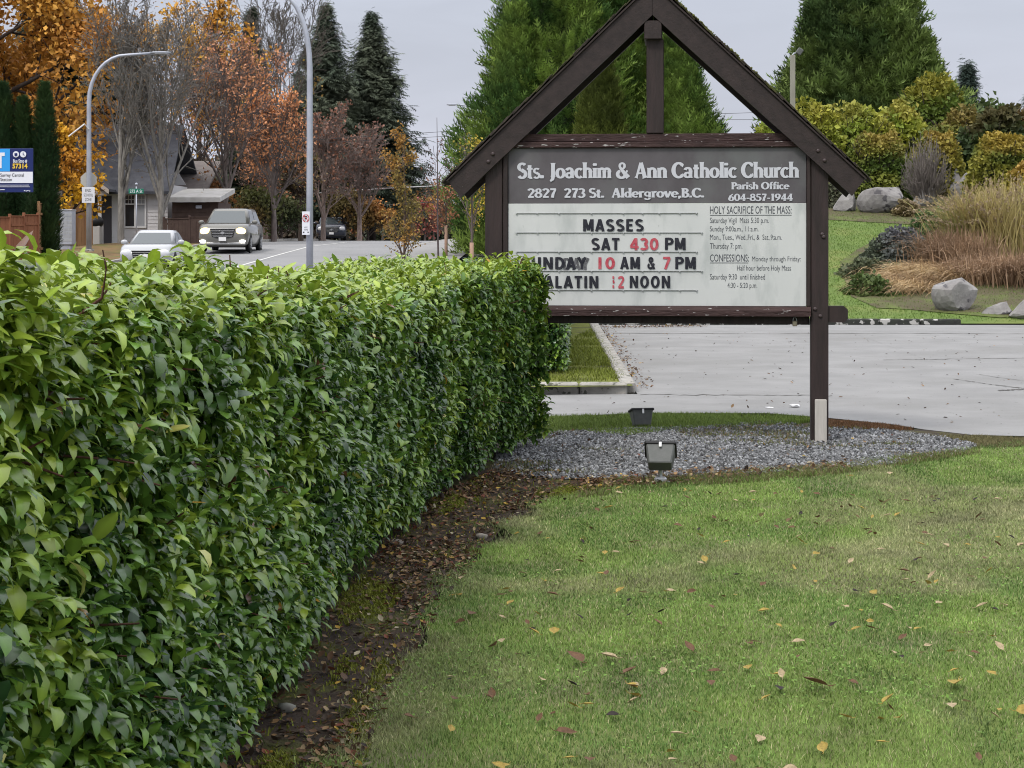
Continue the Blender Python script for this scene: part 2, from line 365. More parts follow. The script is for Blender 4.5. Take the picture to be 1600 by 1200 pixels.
# island with moss, kerbs round the driveway
isl = [(-4.4, k2[1] + .1), (k2[0], k2[1]), (k1[0] - .05, k1[1]), (k3[0] - .1, 36.5), (-3.2, 36.5)]
m_moss = M('moss', (.10, .12, .02), (.16, .17, .03), 3, .95, .9, 40, c3=(.035, .028, .018), s3=1.4)
flat('island_moss', isl, m_moss, .09)
kb = MB(); U = nrm(np.array([k3[0] - k1[0], k3[1] - k1[1]]))
segs = 4
for i in range(segs):                       # front kerb stones, butted with thin joints
    x0 = k2[0] - 1.2 + (k1[0] - k2[0] + 1.2 - .1) * i / segs; x1 = k2[0] - 1.2 + (k1[0] - k2[0] + 1.2 - .1) * (i + 1) / segs
    cbox(kb, ((x0 + x1) / 2, k1[1] + .1, .05), (x1 - x0 - .012, .17, .14), ch=.02)
n = 10; Lk = math.hypot(k3[0] - k1[0], k3[1] - k1[1]); ang = math.atan2(U[1], U[0])
for i in range(n):
    c = np.array(k1) + U * (Lk * (i + .5) / n + .22) + np.array([-.09, 0])
    cbox(kb, (c[0], c[1], .05), (Lk / n - .012, .16, .14), rotz(ang), ch=.02)
tag(kb.build('driveway_kerb', m_kerb, smooth=False), kind='structure')
kb = MB(); xa, xb = P(930, 505, 36.7)[0], P(1500, 505, 36.7)[0]; n = 9
for i in range(n):
    q = (xb - xa) / n; cbox(kb, (xa + q * (i + .5), 36.68, .05), (q - .01, .18, .12 + .015 * rng.random()), ch=.02)
tag(kb.build('far_driveway_kerb', m_kerbdark, smooth=False), kind='structure')
# the grassy bank and planting bed on the right
m_bank = M('bank lawn', (.09, .14, .03), (.115, .17, .036), 1.2, .95, .6, 30, c3=(.15, .17, .045), s3=.5)
bx = np.arange(1.4, 30, .6); by = np.arange(36.75, 64, .7)
grid_sheet('grass_bank', bx, by, m_bank, .02)
m_mulch = M('planting bed mulch', (.075, .075, .03), (.085, .065, .04), 2, .95, .8, 15, c3=(.10, .13, .03), s3=1.4)
def bank_pt(x, y):                          # photo point on the bank
    Y = 37.2
    for Y in np.arange(37.2, 70, .05):
        X = (x - 800) * Y / F
        if gz(X, Y) >= EYE - (y - HOR) * Y / F: break
    return np.array([X, Y, gz(X, Y)])
def bed(name, pts, off, mat):
    q = np.array([bank_pt(*p)[:2] for p in pts]); bm = bmesh.new()
    vs = [bm.verts.new((x, y, 0)) for x, y in q]; bm.faces.new(vs)
    bmesh.ops.triangulate(bm, faces=bm.faces[:])
    bmesh.ops.subdivide_edges(bm, edges=bm.edges[:], cuts=4, use_grid_fill=True)
    for v in bm.verts: v.co.z = gz(v.co.x, v.co.y) + off
    me = bpy.data.meshes.new(name); bm.to_mesh(me); bm.free(); me.materials.append(mat)
    o = bpy.data.objects.new(name, me); COL.objects.link(o); return tag(o, kind='structure')
bed('planting_bed', [(1370, 484), (1330, 466), (1316, 430), (1312, 412), (1340, 392), (1400, 362), (1460, 355), (1292, 345), (1240, 340), (1240, 270), (1660, 270), (1700, 497), (1560, 499), (1480, 492), (1420, 486)], .035, m_mulch)
# ------------------------------------------------------------------ grass, gravel, litter
BT = np.array([[-.5, 0, 0], [.5, 0, 0], [-.4, .12, .55], [.4, .12, .55], [0, .42, 1.]]); BF = [np.array([[0, 1, 3, 2]]), np.array([[2, 3, 4]])]
def blades(mb, xy, z, h, w, col, lean=.35):
    n = len(xy); a = rng.uniform(0, 2 * math.pi, n); c, s = np.cos(a), np.sin(a); o = np.zeros(n)
    rot = np.stack([np.stack([c, -s, o], -1), np.stack([s, c, o], -1), np.stack([o, o, o + 1], -1)], 1)
    mb.inst(BT, BF, np.column_stack([xy, np.broadcast_to(z, n)]), rot, np.column_stack([w * np.ones(n), h * (lean * 3) * np.ones(n) * rng.uniform(.6, 2.6, n), h * np.ones(n)]), col)
def lawncol(xy):
    p = np.column_stack([xy, np.zeros(len(xy))])
    a = fbm(p * np.array([1.9, 1.1, 1]), 3)[:, None]; b = fbm(p * np.array([.95, .6, 1]) + 9, 11)[:, None]; d = rng.random((len(xy), 1))
    c = np.array([.13, .215, .055]) * (1 - ss(a, .35, .65)) + np.array([.20, .295, .072]) * ss(a, .35, .65)
    dry = ss(b, .52, .66) * .75; c = c * (1 - dry) + np.array([.29, .275, .155]) * dry
    c = np.where(d > .9, np.array([.38, .35, .20]), c)
    return c * rng.uniform(.55, 1.4, (len(xy), 1)) * (.55 + .9 * fbm(p * np.array([5, 3, 1]), 19)[:, None])
vis = [(-.75, 5.6)] + LAWN_RAG[12:] + [(4.4, 15.9), (1.75, 5.6)]
def dn(q): return np.clip((7.5 / q[:, 1]) ** 1.5, 0, 1)
xy = scatter(vis, 210000, dn); g = MB()
blades(g, xy, .008, rng.uniform(.010, .023, len(xy)), .0029 + .00035 * (xy[:, 1] - 6), lawncol(xy))
xy = scatter(vis, 5000, lambda q: dn(q) * ss(fbm(np.column_stack([q * 1.6, q[:, 0] * 0]), 23), .5, .62))   # clover and broad weeds
n = len(xy); d = rdir(n); d[:, 2] = np.abs(d[:, 2]) * .3 + .1
WT = np.array([[0, 0, 0], [.5, -.4, .05], [1, 0, -.05], [.5, .4, .05]]); WF = [np.array([[0, 1, 2, 3]])]
g.inst(WT, WF, np.column_stack([xy, rng.uniform(.012, .035, n)]), frames(d, np.tile([0, 0, 1.], (n, 1)) + rdir(n) * .4), rng.uniform(.008, .018, n), np.array([.14, .24, .05]) * rng.uniform(.7, 1.5, (n, 1)))
le = np.array(LAWN_RAG); k_ = rng.integers(4, len(le) - 1, 9000); xy = le[k_] + rng.normal(0, .045, (9000, 2)); blades(g, xy, .004, rng.uniform(.01, .03, 9000), .004, lawncol(xy))
tag(g.build('lawn_grass', m_grass), 'short green lawn grass with dry patches in the foreground', 'grass', kind='stuff')
g = MB(); bxy = np.column_stack([rng.uniform(4.5, 14, 70000), rng.uniform(36.85, 53, 70000)])
bcol = np.array([.125, .195, .04]) * rng.uniform(.6, 1.4, (len(bxy), 1))
blades(g, bxy, ground_z(bxy[:, 0], bxy[:, 1]) + .01, rng.uniform(.025, .06, len(bxy)), .012, bcol)
tag(g.build('bank_grass', m_grass), 'bright mown grass on the bank beyond the driveway', 'grass', kind='stuff')
g = MB(); strip = [G(*p) for p in ((805, 655), (900, 652), (1000, 649), (1200, 650), (1285, 657), (1240, 664), (1100, 670), (980, 684), (900, 676), (800, 690))]
xy = scatter(strip, 26000, lambda q: .35 + ss(fbm(np.column_stack([q * 2.2, q[:, 0] * 0]), 5), .35, .5)); 
blades(g, xy, .0, rng.uniform(.02, .05, len(xy)), .006, np.array([.13, .19, .035]) * rng.uniform(.5, 1.3, (len(xy), 1)))
strip2 = [G(*p) for p in ((1290, 657), (1380, 664), (1430, 672), (1330, 672), (1270, 667))]
xy = scatter(strip2, 3500); blades(g, xy, .0, rng.uniform(.015, .035, len(xy)), .006, np.array([.16, .085, .04]) * rng.uniform(.5, 1.4, (len(xy), 1)))
edge = [G(*p) for p in ((1380, 674), (1440, 682), (1540, 684), (1640, 690), (1640, 700), (1530, 702), (1510, 692))]
xy = scatter(edge, 5000); blades(g, xy, .0, rng.uniform(.015, .04, len(xy)), .006, np.array([.15, .135, .06]) * rng.uniform(.5, 1.4, (len(xy), 1)))
edge2 = [G(*p) for p in ((860, 790), (960, 752), (1050, 750), (1180, 738), (1330, 728), (1530, 702), (1530, 712), (1330, 742), (1180, 756), (1050, 764), (960, 775))]
xy = scatter(edge2, 9000, lambda q: .25 + ss(fbm(np.column_stack([q * 3, q[:, 0] * 0]), 8), .4, .55)); blades(g, xy, .0, rng.uniform(.02, .05, len(xy)), .005, np.where(rng.random((len(xy), 1)) > .5, np.array([.12, .17, .035]), np.array([.17, .13, .07])) * rng.uniform(.5, 1.3, (len(xy), 1)))
isl_v = [G(*p) for p in ((850, 610), (980, 608), (930, 520), (850, 560))]
xy = scatter(isl_v, 9000, lambda q: .2 + ss(fbm(np.column_stack([q * 1.2, q[:, 0] * 0]), 15), .38, .55)); blades(g, xy, .09, rng.uniform(.02, .05, len(xy)), .009, np.array([.16, .19, .03]) * rng.uniform(.5, 1.4, (len(xy), 1)))
SOILV = [G(*p) for p in ((330, 1230), (560, 1230), (600, 1105), (680, 965), (740, 880), (790, 818), (860, 783), (960, 762), (1000, 750), (880, 740), (770, 735), (640, 800), (560, 890))]
xy = scatter(SOILV, 16000, lambda q: ss(fbm(np.column_stack([q * np.array([4.5, .9]), q[:, 0] * 0]), 31), .54, .68) + .03); blades(g, xy, .0, rng.uniform(.006, .025, len(xy)), .006, np.array([.17, .19, .025]) * rng.uniform(.5, 1.4, (len(xy), 1)))
xy = scatter(GRAVEL, 5200, lambda q: ss(fbm(np.column_stack([q * np.array([1.3, 2.2]), q[:, 0] * 0]), 61), .47, .36) + .015); blades(g, xy, .006, rng.uniform(.012, .035, len(xy)), .006, np.where(rng.random((len(xy), 1)) > .45, np.array([.13, .16, .045]), np.array([.2, .16, .09])) * rng.uniform(.5, 1.3, (len(xy), 1)))
tag(g.build('rough_grass', m_grass), 'mossy rough grass round the gravel bed and soil', 'grass', kind='stuff')
bm = bmesh.new(); bmesh.ops.create_icosphere(bm, subdivisions=1, radius=1); bm.verts.ensure_lookup_table()
IV = np.array([v.co[:] for v in bm.verts]); IF = np.array([[v.index for v in f.verts] for f in bm.faces]); bm.free()
def randrot(n): return frames(rdir(n), rdir(n))
g = MB()
for k in range(4):
    xy = scatter(GRAVEL, 6600, lambda q: .12 + ss(fbm(np.column_stack([q * np.array([1.3, 2.2]), q[:, 0] * 0]), 61), .30, .46)); n = len(xy); tv = IV * (1 + .35 * rng.uniform(-1, 1, (len(IV), 1)))
    gr = np.where(rng.random((n, 1)) > .5, .20, .10) * rng.uniform(.45, 1.7, (n, 1)); s = rng.uniform(.006, .0135, n)
    g.inst(tv, [IF], np.column_stack([xy, rng.uniform(.004, .02, n)]), randrot(n), np.column_stack([s * 1.3, s, s * .7]), gr * np.array([.98, 1, 1.03]))
tag(g.build('gravel', m_stone, smooth=False), 'blue grey crushed gravel spread round the sign posts', 'gravel', kind='stuff')
# leaf litter on the soil and the driveway edge
LT = np.array([[0, 0, 0], [.3, -.3, .1], [.3, 0, .0], [.3, .3, .1], [.7, -.26, .12], [.7, 0, .03], [.7, .26, .12], [1, 0, .16]])
LF = [np.array([[0, 1, 2], [0, 2, 3], [4, 7, 5], [5, 7, 6]]), np.array([[1, 4, 5, 2], [2, 5, 6, 3]])]
def flatleaves(mb, xy, z, s, cols, tilt=.5):
    n = len(xy); d = rdir(n); d[:, 2] *= .3; u = np.tile([0, 0, 1.], (n, 1)) + rdir(n) * tilt
    mb.inst(LT, LF, np.column_stack([xy, np.broadcast_to(z, n)]), frames(d, u), s, cols)
PAL = np.array([[.12, .07, .04], [.25, .155, .075], [.065, .038, .022], [.33, .24, .13], [.04, .027, .018], [.42, .27, .05], [.17, .055, .03], [.40, .35, .24]])
def pal(n, w=None): return PAL[rng.choice(len(PAL), n, p=w)] * rng.uniform(.6, 1.3, (n, 1))
g = MB(); LIT = SOILV + []
xy = scatter(LIT, 7000, lambda q: .25 + ss(fbm(np.column_stack([q * np.array([4, 1.]), q[:, 0] * 0]), 41), .4, .6)); flatleaves(g, xy, rng.uniform(.004, .02, len(xy)), rng.uniform(.009, .04, len(xy)), pal(len(xy), [.26, .14, .2, .06, .2, .03, .08, .03]))
lit2 = [G(*p) for p in ((900, 752), (1050, 740), (1200, 733), (1330, 722), (1330, 734), (1180, 748), (1050, 760), (930, 768))]
xy = scatter(lit2, 900); flatleaves(g, xy, rng.uniform(.01, .03, len(xy)), rng.uniform(.015, .05, len(xy)), pal(len(xy), [.3, .24, .12, .12, .1, .05, .04, .03]))
xy = scatter(GRAVEL, 520); flatleaves(g, xy, rng.uniform(.012, .03, 520), rng.uniform(.012, .04, 520), pal(520, [.3, .2, .2, .08, .15, .03, .02, .02]))
for a, b, w in ((G(998, 612), G(935, 510), .12), (G(940, 512), G(1090, 511), .1)):
    t = rng.random(420); xy = np.array(a) + t[:, None] * (np.array(b) - np.array(a)) + np.column_stack([np.abs(rng.normal(0, w, 420)), rng.normal(0, w, 420)])
    flatleaves(g, xy, rng.uniform(.01, .03, 420), rng.uniform(.02, .05, 420), pal(420, [.4, .2, .15, .05, .1, .05, .05, 0]))
xy = scatter(DRIVE[1:11] + [(9, 34), (2, 34), (1.6, 22)], 260); flatleaves(g, xy, .01, rng.uniform(.015, .05, 260), pal(260, [.25, .1, .25, 0, .4, 0, 0, 0]))
tag(g.build('leaf_litter', m_leaf), 'brown leaf litter and chips on the dark soil', 'litter', kind='stuff')
# single fallen leaves on the lawn
GRP = {'yellow': ((.40, .29, .07), 'fallen yellow leaf lying on the lawn'), 'tan': ((.46, .36, .22), 'fallen pale tan leaf lying on the lawn'),
       'brown': ((.16, .085, .045), 'fallen red brown leaf lying on the lawn'), 'dark': ((.035, .025, .022), 'fallen blackish curled leaf lying on the lawn')}
proto = {}
for kk, (c, lab) in GRP.items():
    for v in range(2):
        mb = MB(); t = np.array([0, .15, .35, .6, .85, 1]); wd = np.array([.02, .26, .36, .3, .12, .0]) * (1 if v else .75); V = []; 
        for i in range(6):
            for s_ in (-1, -.5, 0, .5, 1): V.append([t[i], s_ * wd[i] * (1 + .2 * (rng.random() - .5)), .05 + abs(s_) * wd[i] * .45 + .22 * t[i] ** 2 + .04 * rng.random()])
        i = np.arange(5)[:, None] * 5; j = np.arange(4)[None]
        mb.add(V, np.stack([i + j, i + j + 1, i + 5 + j + 1, i + 5 + j], -1).reshape(-1, 4), c)
        tubes(mb, [[-.3, .05, .12], [-.15, .01, .06], [0, 0, .05]], [.015, .018, .02], 4, np.array(c) * .6)
        me = mb.build('fallen_leaf', M(kk + ' fallen leaf', c, tuple(np.array(c) * .6), 6, .7, trans=.15)); proto[kk, v] = me
first = {}
spots = [('tan', 965, 1041, .07), ('yellow', 983, 1097, .055), ('tan', 1396, 964, .06), ('tan', 1237, 1015, .05), ('yellow', 1240, 899, .05), ('yellow', 1270, 875, .045), ('brown', 1115, 818, .06),
         ('yellow', 945, 802, .06), ('brown', 845, 843, .06), ('tan', 955, 871, .05), ('tan', 1000, 855, .045), ('yellow', 793, 955, .05), ('tan', 1525, 960, .055), ('tan', 1568, 1028, .05),
         ('brown', 775, 1020, .055), ('yellow', 866, 1002, .06), ('brown', 910, 1048, .085), ('brown', 975, 1065, .07), ('dark', 968, 1130, .06), ('yellow', 980, 1081, .05), ('brown', 1083, 1030, .06),
         ('yellow', 1380, 1112, .055), ('yellow', 1330, 1136, .055), ('yellow', 1408, 1134, .055), ('yellow', 1497, 1077, .08), ('tan', 1487, 1113, .06), ('yellow', 1586, 1125, .07), ('dark', 1215, 1085, .07),
         ('brown', 1293, 1085, .085), ('brown', 868, 1157, .07), ('yellow', 1170, 1058, .05), ('yellow', 945, 875, .04), ('brown', 1325, 1075, .05), ('tan', 1223, 1072, .045), ('yellow', 848, 915, .045),
         ('tan', 1055, 933, .05), ('brown', 1073, 935, .05), ('yellow', 1260, 705 + 15, .04), ('tan', 1390, 748, .05), ('yellow', 1325, 730 + 20, .04), ('dark', 1028, 968, .05), ('brown', 1033, 987, .05)]
kinds = list(GRP)
while len(spots) < 290:
    q = scatter(vis, 1)[0]; x = 800 + q[0] / q[1] * F; y = HOR + EYE / q[1] * F
    if y > 770: spots.append((kinds[rng.choice(4, p=[.25, .25, .32, .18])], x, y, rng.uniform(.026, .052)))
for kk, x, y, s in spots:
    pr = proto[kk, int(rng.integers(2))]
    o = pr if pr not in first else pr.copy()
    if o is pr: first[pr] = 1
    else: COL.objects.link(o)
    X, Y = G(x, y); o.location = (X, Y, .028); o.scale = (s * (.85 if kk == 'dark' else 1.1),) * 3; o.rotation_euler = (rng.normal(0, .25), rng.normal(0, .25), rng.uniform(0, 6.28))
    tag(o, GRP[kk][1], 'leaf', kk + ' leaves fallen on the lawn')
# ------------------------------------------------------------------ laurel hedges
HT = []; t_ = [0, .2, .5, .82, 1]; w_ = [.06, .44, .56, .36, 0]
for t0, w0 in zip(t_, w_):
    for s_ in (-1, 0, 1): HT.append([math.sin(1.8 * t0) / 1.8 + .14 * t0, s_ * w0 * .46, -(1 - math.cos(1.8 * t0)) / 1.8 + abs(s_) * w0 * .16])
HT = np.array(HT); i = np.arange(4)[:, None] * 3; j = np.arange(2)[None]
HF = [np.stack([i + j, i + j + 1, i + 3 + j + 1, i + 3 + j], -1).reshape(-1, 4)]
HT2 = HT.copy(); HT2[:, 0] = np.repeat(t_, 3); HT2[:, 2] = HT[:, 2] * .35 + .02                # a flatter leaf
TW = [np.array([[0, 1, 2, 3]])]
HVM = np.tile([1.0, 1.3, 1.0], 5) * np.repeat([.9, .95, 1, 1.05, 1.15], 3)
def shoots(pos, nn, k=7):
    # gathers leaves round short shoots: every k leaves share a shoot tip and leave it in a whorl
    m = len(pos) // k; c = pos[:m]; ax = nrm(nn[:m] * .8 + np.array([0, 0, .45]) + rdir(m) * .45)
    i = np.repeat(np.arange(m), k); ph = np.tile(np.arange(k) * 2.4, m) + np.repeat(rng.uniform(0, 6.28, m), k); t = np.tile(np.arange(k) / k, m)
    a = frames(ax, rdir(m)); rad = a[i, :, 1] * np.cos(ph)[:, None] + a[i, :, 2] * np.sin(ph)[:, None]
    p = c[i] - ax[i] * (t * .095)[:, None] + rad * .006; d = rad * (.55 + .5 * t)[:, None] + ax[i] * (.75 - .55 * t)[:, None]
    return p, nn[i], d, i
def hedge_leaves(mb, pos, n_out, size, top, young=1., sh=True):
    D = None; sh_id = None
    if sh and len(pos) > 100:
        tp_ = top; pos, n_out, D, sh_id = shoots(pos, n_out); top = tp_[sh_id]
    n = len(pos); dn_ = np.array([0, 0, 1.])
    d = n_out * .62 + rdir(n) * .72 + dn_ * (.08 + .25 * top[:, None]); u = n_out * .28 + dn_ * 1.0 + rdir(n) * .42
    if D is not None: d = D + rdir(n) * .28 + dn_ * .05; u = n_out * .25 + dn_ * 1.0 + rdir(n) * .3
    d = nrm(d); rot = frames(d, u)
    p3 = pos * np.array([1, 1, 1]); a = fbm(p3 * 2.2, 3); q = rng.random(n)
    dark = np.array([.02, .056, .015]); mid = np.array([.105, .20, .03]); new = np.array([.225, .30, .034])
    m = np.clip(.38 + .5 * top * young + (a - .5) * 1.2 + rng.normal(0, .14, n) + (0 if sh_id is None else rng.normal(0, .2, n // 7 + 1)[sh_id]), 0, 1)[:, None]  # leaves lighten upwards: new growth, plus skylight on the top painted in
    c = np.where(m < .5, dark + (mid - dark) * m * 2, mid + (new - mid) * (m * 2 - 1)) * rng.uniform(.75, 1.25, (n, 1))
    c = np.where(q[:, None] > .9975, np.array([.42, .40, .10]), c); c = np.where((q[:, None] < .0022), np.array([.38, .22, .03]), c)
    c = np.where(((q > .003) & (q < .006))[:, None], np.array([.13, .06, .03]), c)
    k = rng.random(n) < .74; s = size * rng.uniform(.62, 1.25, n); s2 = np.column_stack([s, s * rng.uniform(.8, 1.15, n), s])
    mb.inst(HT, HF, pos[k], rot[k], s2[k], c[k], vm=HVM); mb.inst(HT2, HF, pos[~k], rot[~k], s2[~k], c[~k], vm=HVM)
H0, H1, HW = 1.9, 15.25, 1.3
def face_x(Y):
    Y = np.asarray(Y, float); b = np.interp(Y, [0, 5.85, 7.43, 8.25, 8.5, 9.4, 10.9, 12.3, 13.2, 14.3, 15.25], [-.99, -.75, -.675, -.645, -.67, -.61, -.46, -.31, -.16, .04, .25])
    return b - .06 * np.exp(-((Y - 12.45) / .14) ** 2) - .05 * np.exp(-((Y - 10.2) / .12) ** 2) - .05 * np.exp(-((Y - 13.9) / .12) ** 2) - .05 * np.exp(-((Y - 8.4) / .12) ** 2)
def top_z(Y): return np.interp(Y, [0, 3.2, 4.26, 4.72, 6.6, 7.6, 9, 10, 12, 14, 16], [1.675, 1.665, 1.615, 1.585, 1.535, 1.53, 1.46, 1.42, 1.45, 1.50, 1.515])
def hedge_points(n, ylo, yhi, pdens):
    # parameter s runs up the front face, over the rounded shoulder and across the top to the back
    Y = np.zeros(0)
    while len(Y) < n:
        q = rng.uniform(ylo, yhi, n * 3); q = q[rng.random(len(q)) < pdens(q)]; Y = np.concatenate([Y, q])
    Y = Y[:n]; zt = top_z(Y); r = np.interp(Y, [10, 15], [.17, .12]); hf = zt - r - .10; arc = r * 1.57; wt = HW - r
    s = rng.random(n) * (hf + arc + wt * .9); X = face_x(Y)
    a = np.clip((s - hf) / r, 0, 1.57)
    x = np.where(s < hf, X, np.where(s < hf + arc, X - r + r * np.cos(a), X - r - (s - hf - arc)))
    z = np.where(s < hf, .10 + s, np.where(s < hf + arc, zt - r + r * np.sin(a), zt))
    nn = np.column_stack([np.where(s < hf, 1, np.cos(a)), np.zeros(n), np.where(s < hf, 0, np.sin(a))])
    nn[s > hf + arc] = (0, 0, 1); x = x - .10 * (1 - ss(z, .1, .6))     # foot tucked in a little
    z = z + np.where(s > hf + arc, .05 * (fbm(np.column_stack([x, Y, z]) * np.array([1.6, 1.6, 0]), 77) - .5) * 2 * 1.0, 0)
    bump_ = (fbm(np.column_stack([x, Y, z]) * 3.1, 55) - .5) * .16
    pos = np.column_stack([x, Y, z]) + nn * bump_[:, None] - nn * (rng.random((n, 1)) ** 1.3) * .17
    return pos, nn
hroot = empty('hedge', (-1.3, 8.7, 0), 0, 'long clipped laurel hedge running from the foreground to the church sign', 'hedge')
mb = MB()
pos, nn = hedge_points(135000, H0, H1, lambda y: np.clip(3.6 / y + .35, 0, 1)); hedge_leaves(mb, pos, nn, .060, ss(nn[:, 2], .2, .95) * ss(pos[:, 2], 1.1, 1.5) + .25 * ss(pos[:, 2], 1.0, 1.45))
ne = 9500; ex = rng.uniform(-HW + .1, .02, ne); ez = rng.uniform(.12, 1.46, ne)                    # far end face
rr = np.maximum(0, (ex + .16)) ** 2 + np.maximum(0, ez - 1.28) ** 2; ok = rr < .19 ** 2; ex, ez = ex[ok], ez[ok]; ne = len(ex)
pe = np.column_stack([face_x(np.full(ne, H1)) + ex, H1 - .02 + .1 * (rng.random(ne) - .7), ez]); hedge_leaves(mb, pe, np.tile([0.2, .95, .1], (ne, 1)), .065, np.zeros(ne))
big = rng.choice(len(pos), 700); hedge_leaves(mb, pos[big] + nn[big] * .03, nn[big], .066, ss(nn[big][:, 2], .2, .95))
for (px, py, Yd) in ((140, 877, 3.72), (335, 860, 4.75)):            # two pale leaves that stand out
    p = P(px, py, Yd); hedge_leaves(mb, p[None] + np.array([[-.04, 0, 0]]), np.array([[.9, -.3, .1]]), .08, np.zeros(1))
    mb.C[-1] = np.broadcast_to(np.array([.5, .5, .16]), mb.C[-1].shape) if len(mb.C[-1]) else mb.C[-2]
tag(mb.build('foliage', m_hleaf, hroot, origin=(0, 0, 0)), None)
bpy.data.objects['foliage'].matrix_parent_inverse = Matrix.Translation((1.3, -8.7, 0))
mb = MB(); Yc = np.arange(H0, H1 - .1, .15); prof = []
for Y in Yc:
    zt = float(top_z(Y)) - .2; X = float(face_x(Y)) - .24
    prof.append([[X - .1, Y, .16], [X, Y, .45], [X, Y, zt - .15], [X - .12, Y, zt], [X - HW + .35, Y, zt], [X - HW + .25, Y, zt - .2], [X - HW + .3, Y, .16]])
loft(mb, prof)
o = mb.build('shade_core', m_core, hroot); o.matrix_parent_inverse = Matrix.Translation((1.3, -8.7, 0))
mb = MB()
for Y in np.arange(2.6, 15.2, .42):
    x0 = float(face_x(Y)) - .3 + rng.normal(0, .05)
    for q in range(2):
        a = rng.normal(0, .05, 2); tubes(mb, [[x0 + a[0], Y + a[1], -.03], [x0 + a[0] * .5, Y, .12], [x0 + .1 * rng.random(), Y + rng.normal(0, .1), .4]], [.016, .013, .01], 5, (.10, .075, .06))
k = rng.choice(len(pos), 500)
pp = np.stack([pos[k] - nn[k] * .12, pos[k] - nn[k] * .03 + rdir(500) * .02, pos[k] + nn[k] * .035 + rdir(500) * .03], 1); tubes(mb, pp, np.tile([.004, .0035, .002], (500, 1)), 4, (.10, .045, .03))
o = tag(mb.build('stem', m_bark, hroot), kind='stuff'); o.matrix_parent_inverse = Matrix.Translation((1.3, -8.7, 0))
# second hedge beyond the driveway, along the island
h2 = empty('hedge', (-.3, 28, .09), 0, 'dark laurel hedge on the kerbed island beyond the driveway', 'hedge'); MI2 = Matrix.Translation((.3, -28, -.09))
def h2x(Y): return np.interp(Y, [22, 36], [G(905, 560)[0] * .0 + .62, 1.05]) + .0 * Y
mb = MB(); n = 15000; Y = 22.3 + 14 * rng.random(n) ** 1.3; s = rng.random(n) * 2.2
x = np.where(s < 1.25, h2x(Y), h2x(Y) - (s - 1.25)); z = np.where(s < 1.25, .16 + s, 1.42); nn2 = np.where((s < 1.25)[:, None], np.array([1., -.2, 0]), np.array([0, 0, 1.]))
p2 = np.column_stack([x, Y, z]) - nn2 * rng.random((n, 1)) * .12 + (fbm(np.column_stack([x, Y, z]) * 2, 5)[:, None] - .5) * .25 * nn2
hedge_leaves(mb, p2, nn2, .075, np.where(s > 1.25, .6, 0.))
n = 5000; p2 = np.column_stack([rng.uniform(-.6, .62, n), 22.3 + .1 * rng.random(n), rng.uniform(.16, 1.42, n)]); hedge_leaves(mb, p2, np.tile([.1, -1., 0], (n, 1)), .075, np.zeros(n))
o = mb.build('foliage', m_hleaf, h2); o.matrix_parent_inverse = MI2
mb = MB(); loft(mb, [[[h2x(Y) - .14, Y, .12], [h2x(Y) - .14, Y, 1.28], [-.6, Y, 1.28], [-.6, Y, .12]] for Y in np.linspace(22.45, 36, 12)]); o = mb.build('shade_core', m_core, h2); o.matrix_parent_inverse = MI2
# ------------------------------------------------------------------ the sign
SY, SS = 15.74, 190.6
sx0, yaw = (1024 - 800) / SS, R(-5)
sign = empty('church_sign', (sx0, SY, 0), yaw, 'brown timber framed church notice sign with a gabled shingle roof and changeable letters', 'sign')
def U_(px): return (px - 1024) / SS
def Z_(py): return EYE - (py - HOR) / SS
def part(name, mb, m, parent=sign, smooth=False): return mb.build(name, m, parent, smooth)
def pbox(name, x0, x1, y0, y1, d0, d1, m, ch=.006, parent=sign):   # photo columns/rows, depth d0..d1 behind the sign's front plane
    mb = MB(); cbox(mb, ((U_(x0) + U_(x1)) / 2, (d0 + d1) / 2, (Z_(y0) + Z_(y1)) / 2), (abs(U_(x1) - U_(x0)), d1 - d0, abs(Z_(y0) - Z_(y1))), ch=ch)
    return part(name, mb, m, parent)
def bolts(parent, pts, d):
    for (x, y) in pts:
        mb = MB(); th = np.arange(10) * math.pi / 5; r = .017
        rings = [[[U_(x) + q * math.cos(t), d - dd, Z_(y) + q * math.sin(t)] for t in th] for q, dd in ((r, -.004), (r, .003), (r * .75, .010), (r * .45, .012))]
        loft(mb, rings); part('bolt', mb, m_bolt, parent, True)
m_bolt = M('stained bolt head', (.045, .03, .03), rough=.45, spec=.5)
pl = pbox('post', 756.5, 784, 238, 695, 0, .145, m_woodv)
pr_ = pbox('post', 1264.8, 1291.8, 225, 688, 0, .145, m_woodv); bolts(pr_, ((1271, 482), (1279, 493), (1282, 366), (1284, 370)), -.001)
pbox('top_beam', 786, 1263, 208.5, 221, .02, .12, m_peel); pbox('top_ledge', 793, 1258, 221.3, 230.5, -.012, .10, m_peel)
pbox('bottom_beam', 742, 1263, 491, 506, .06, .15, m_woodv)
mb = MB(); prism(mb, [(U_(1292.4), Z_(503)), (U_(1317), Z_(503)), (U_(1322), Z_(497)), (U_(1322), Z_(483)), (U_(1316), Z_(477.5)), (U_(1292.4), Z_(477.5))], (0, .03, 0), (1, 0, 0), (0, 0, 1), (0, 1, 0), .1); part('beam_end', mb, m_woodv)
pbox('frame_side', 785, 792.6, 230.8, 478, -.01, .10, m_woodv); pbox('frame_side', 1258.2, 1264.3, 230.8, 478, -.01, .10, m_woodv)
mb = MB(); A = [(-.012, Z_(478.4)), (-.035, Z_(484.5)), (-.035, Z_(493.5)), (.09, Z_(493.5)), (.09, Z_(478.4))]
mb.add([[u, d, z] for u in (U_(785), U_(1264.4)) for d, z in A], [[0, 1, 2, 3, 4][::-1], [5, 6, 7, 8, 9]] + [[i, (i + 1) % 5, 5 + (i + 1) % 5, 5 + i] for i in range(5)]); part('frame_sill', mb, m_peel)
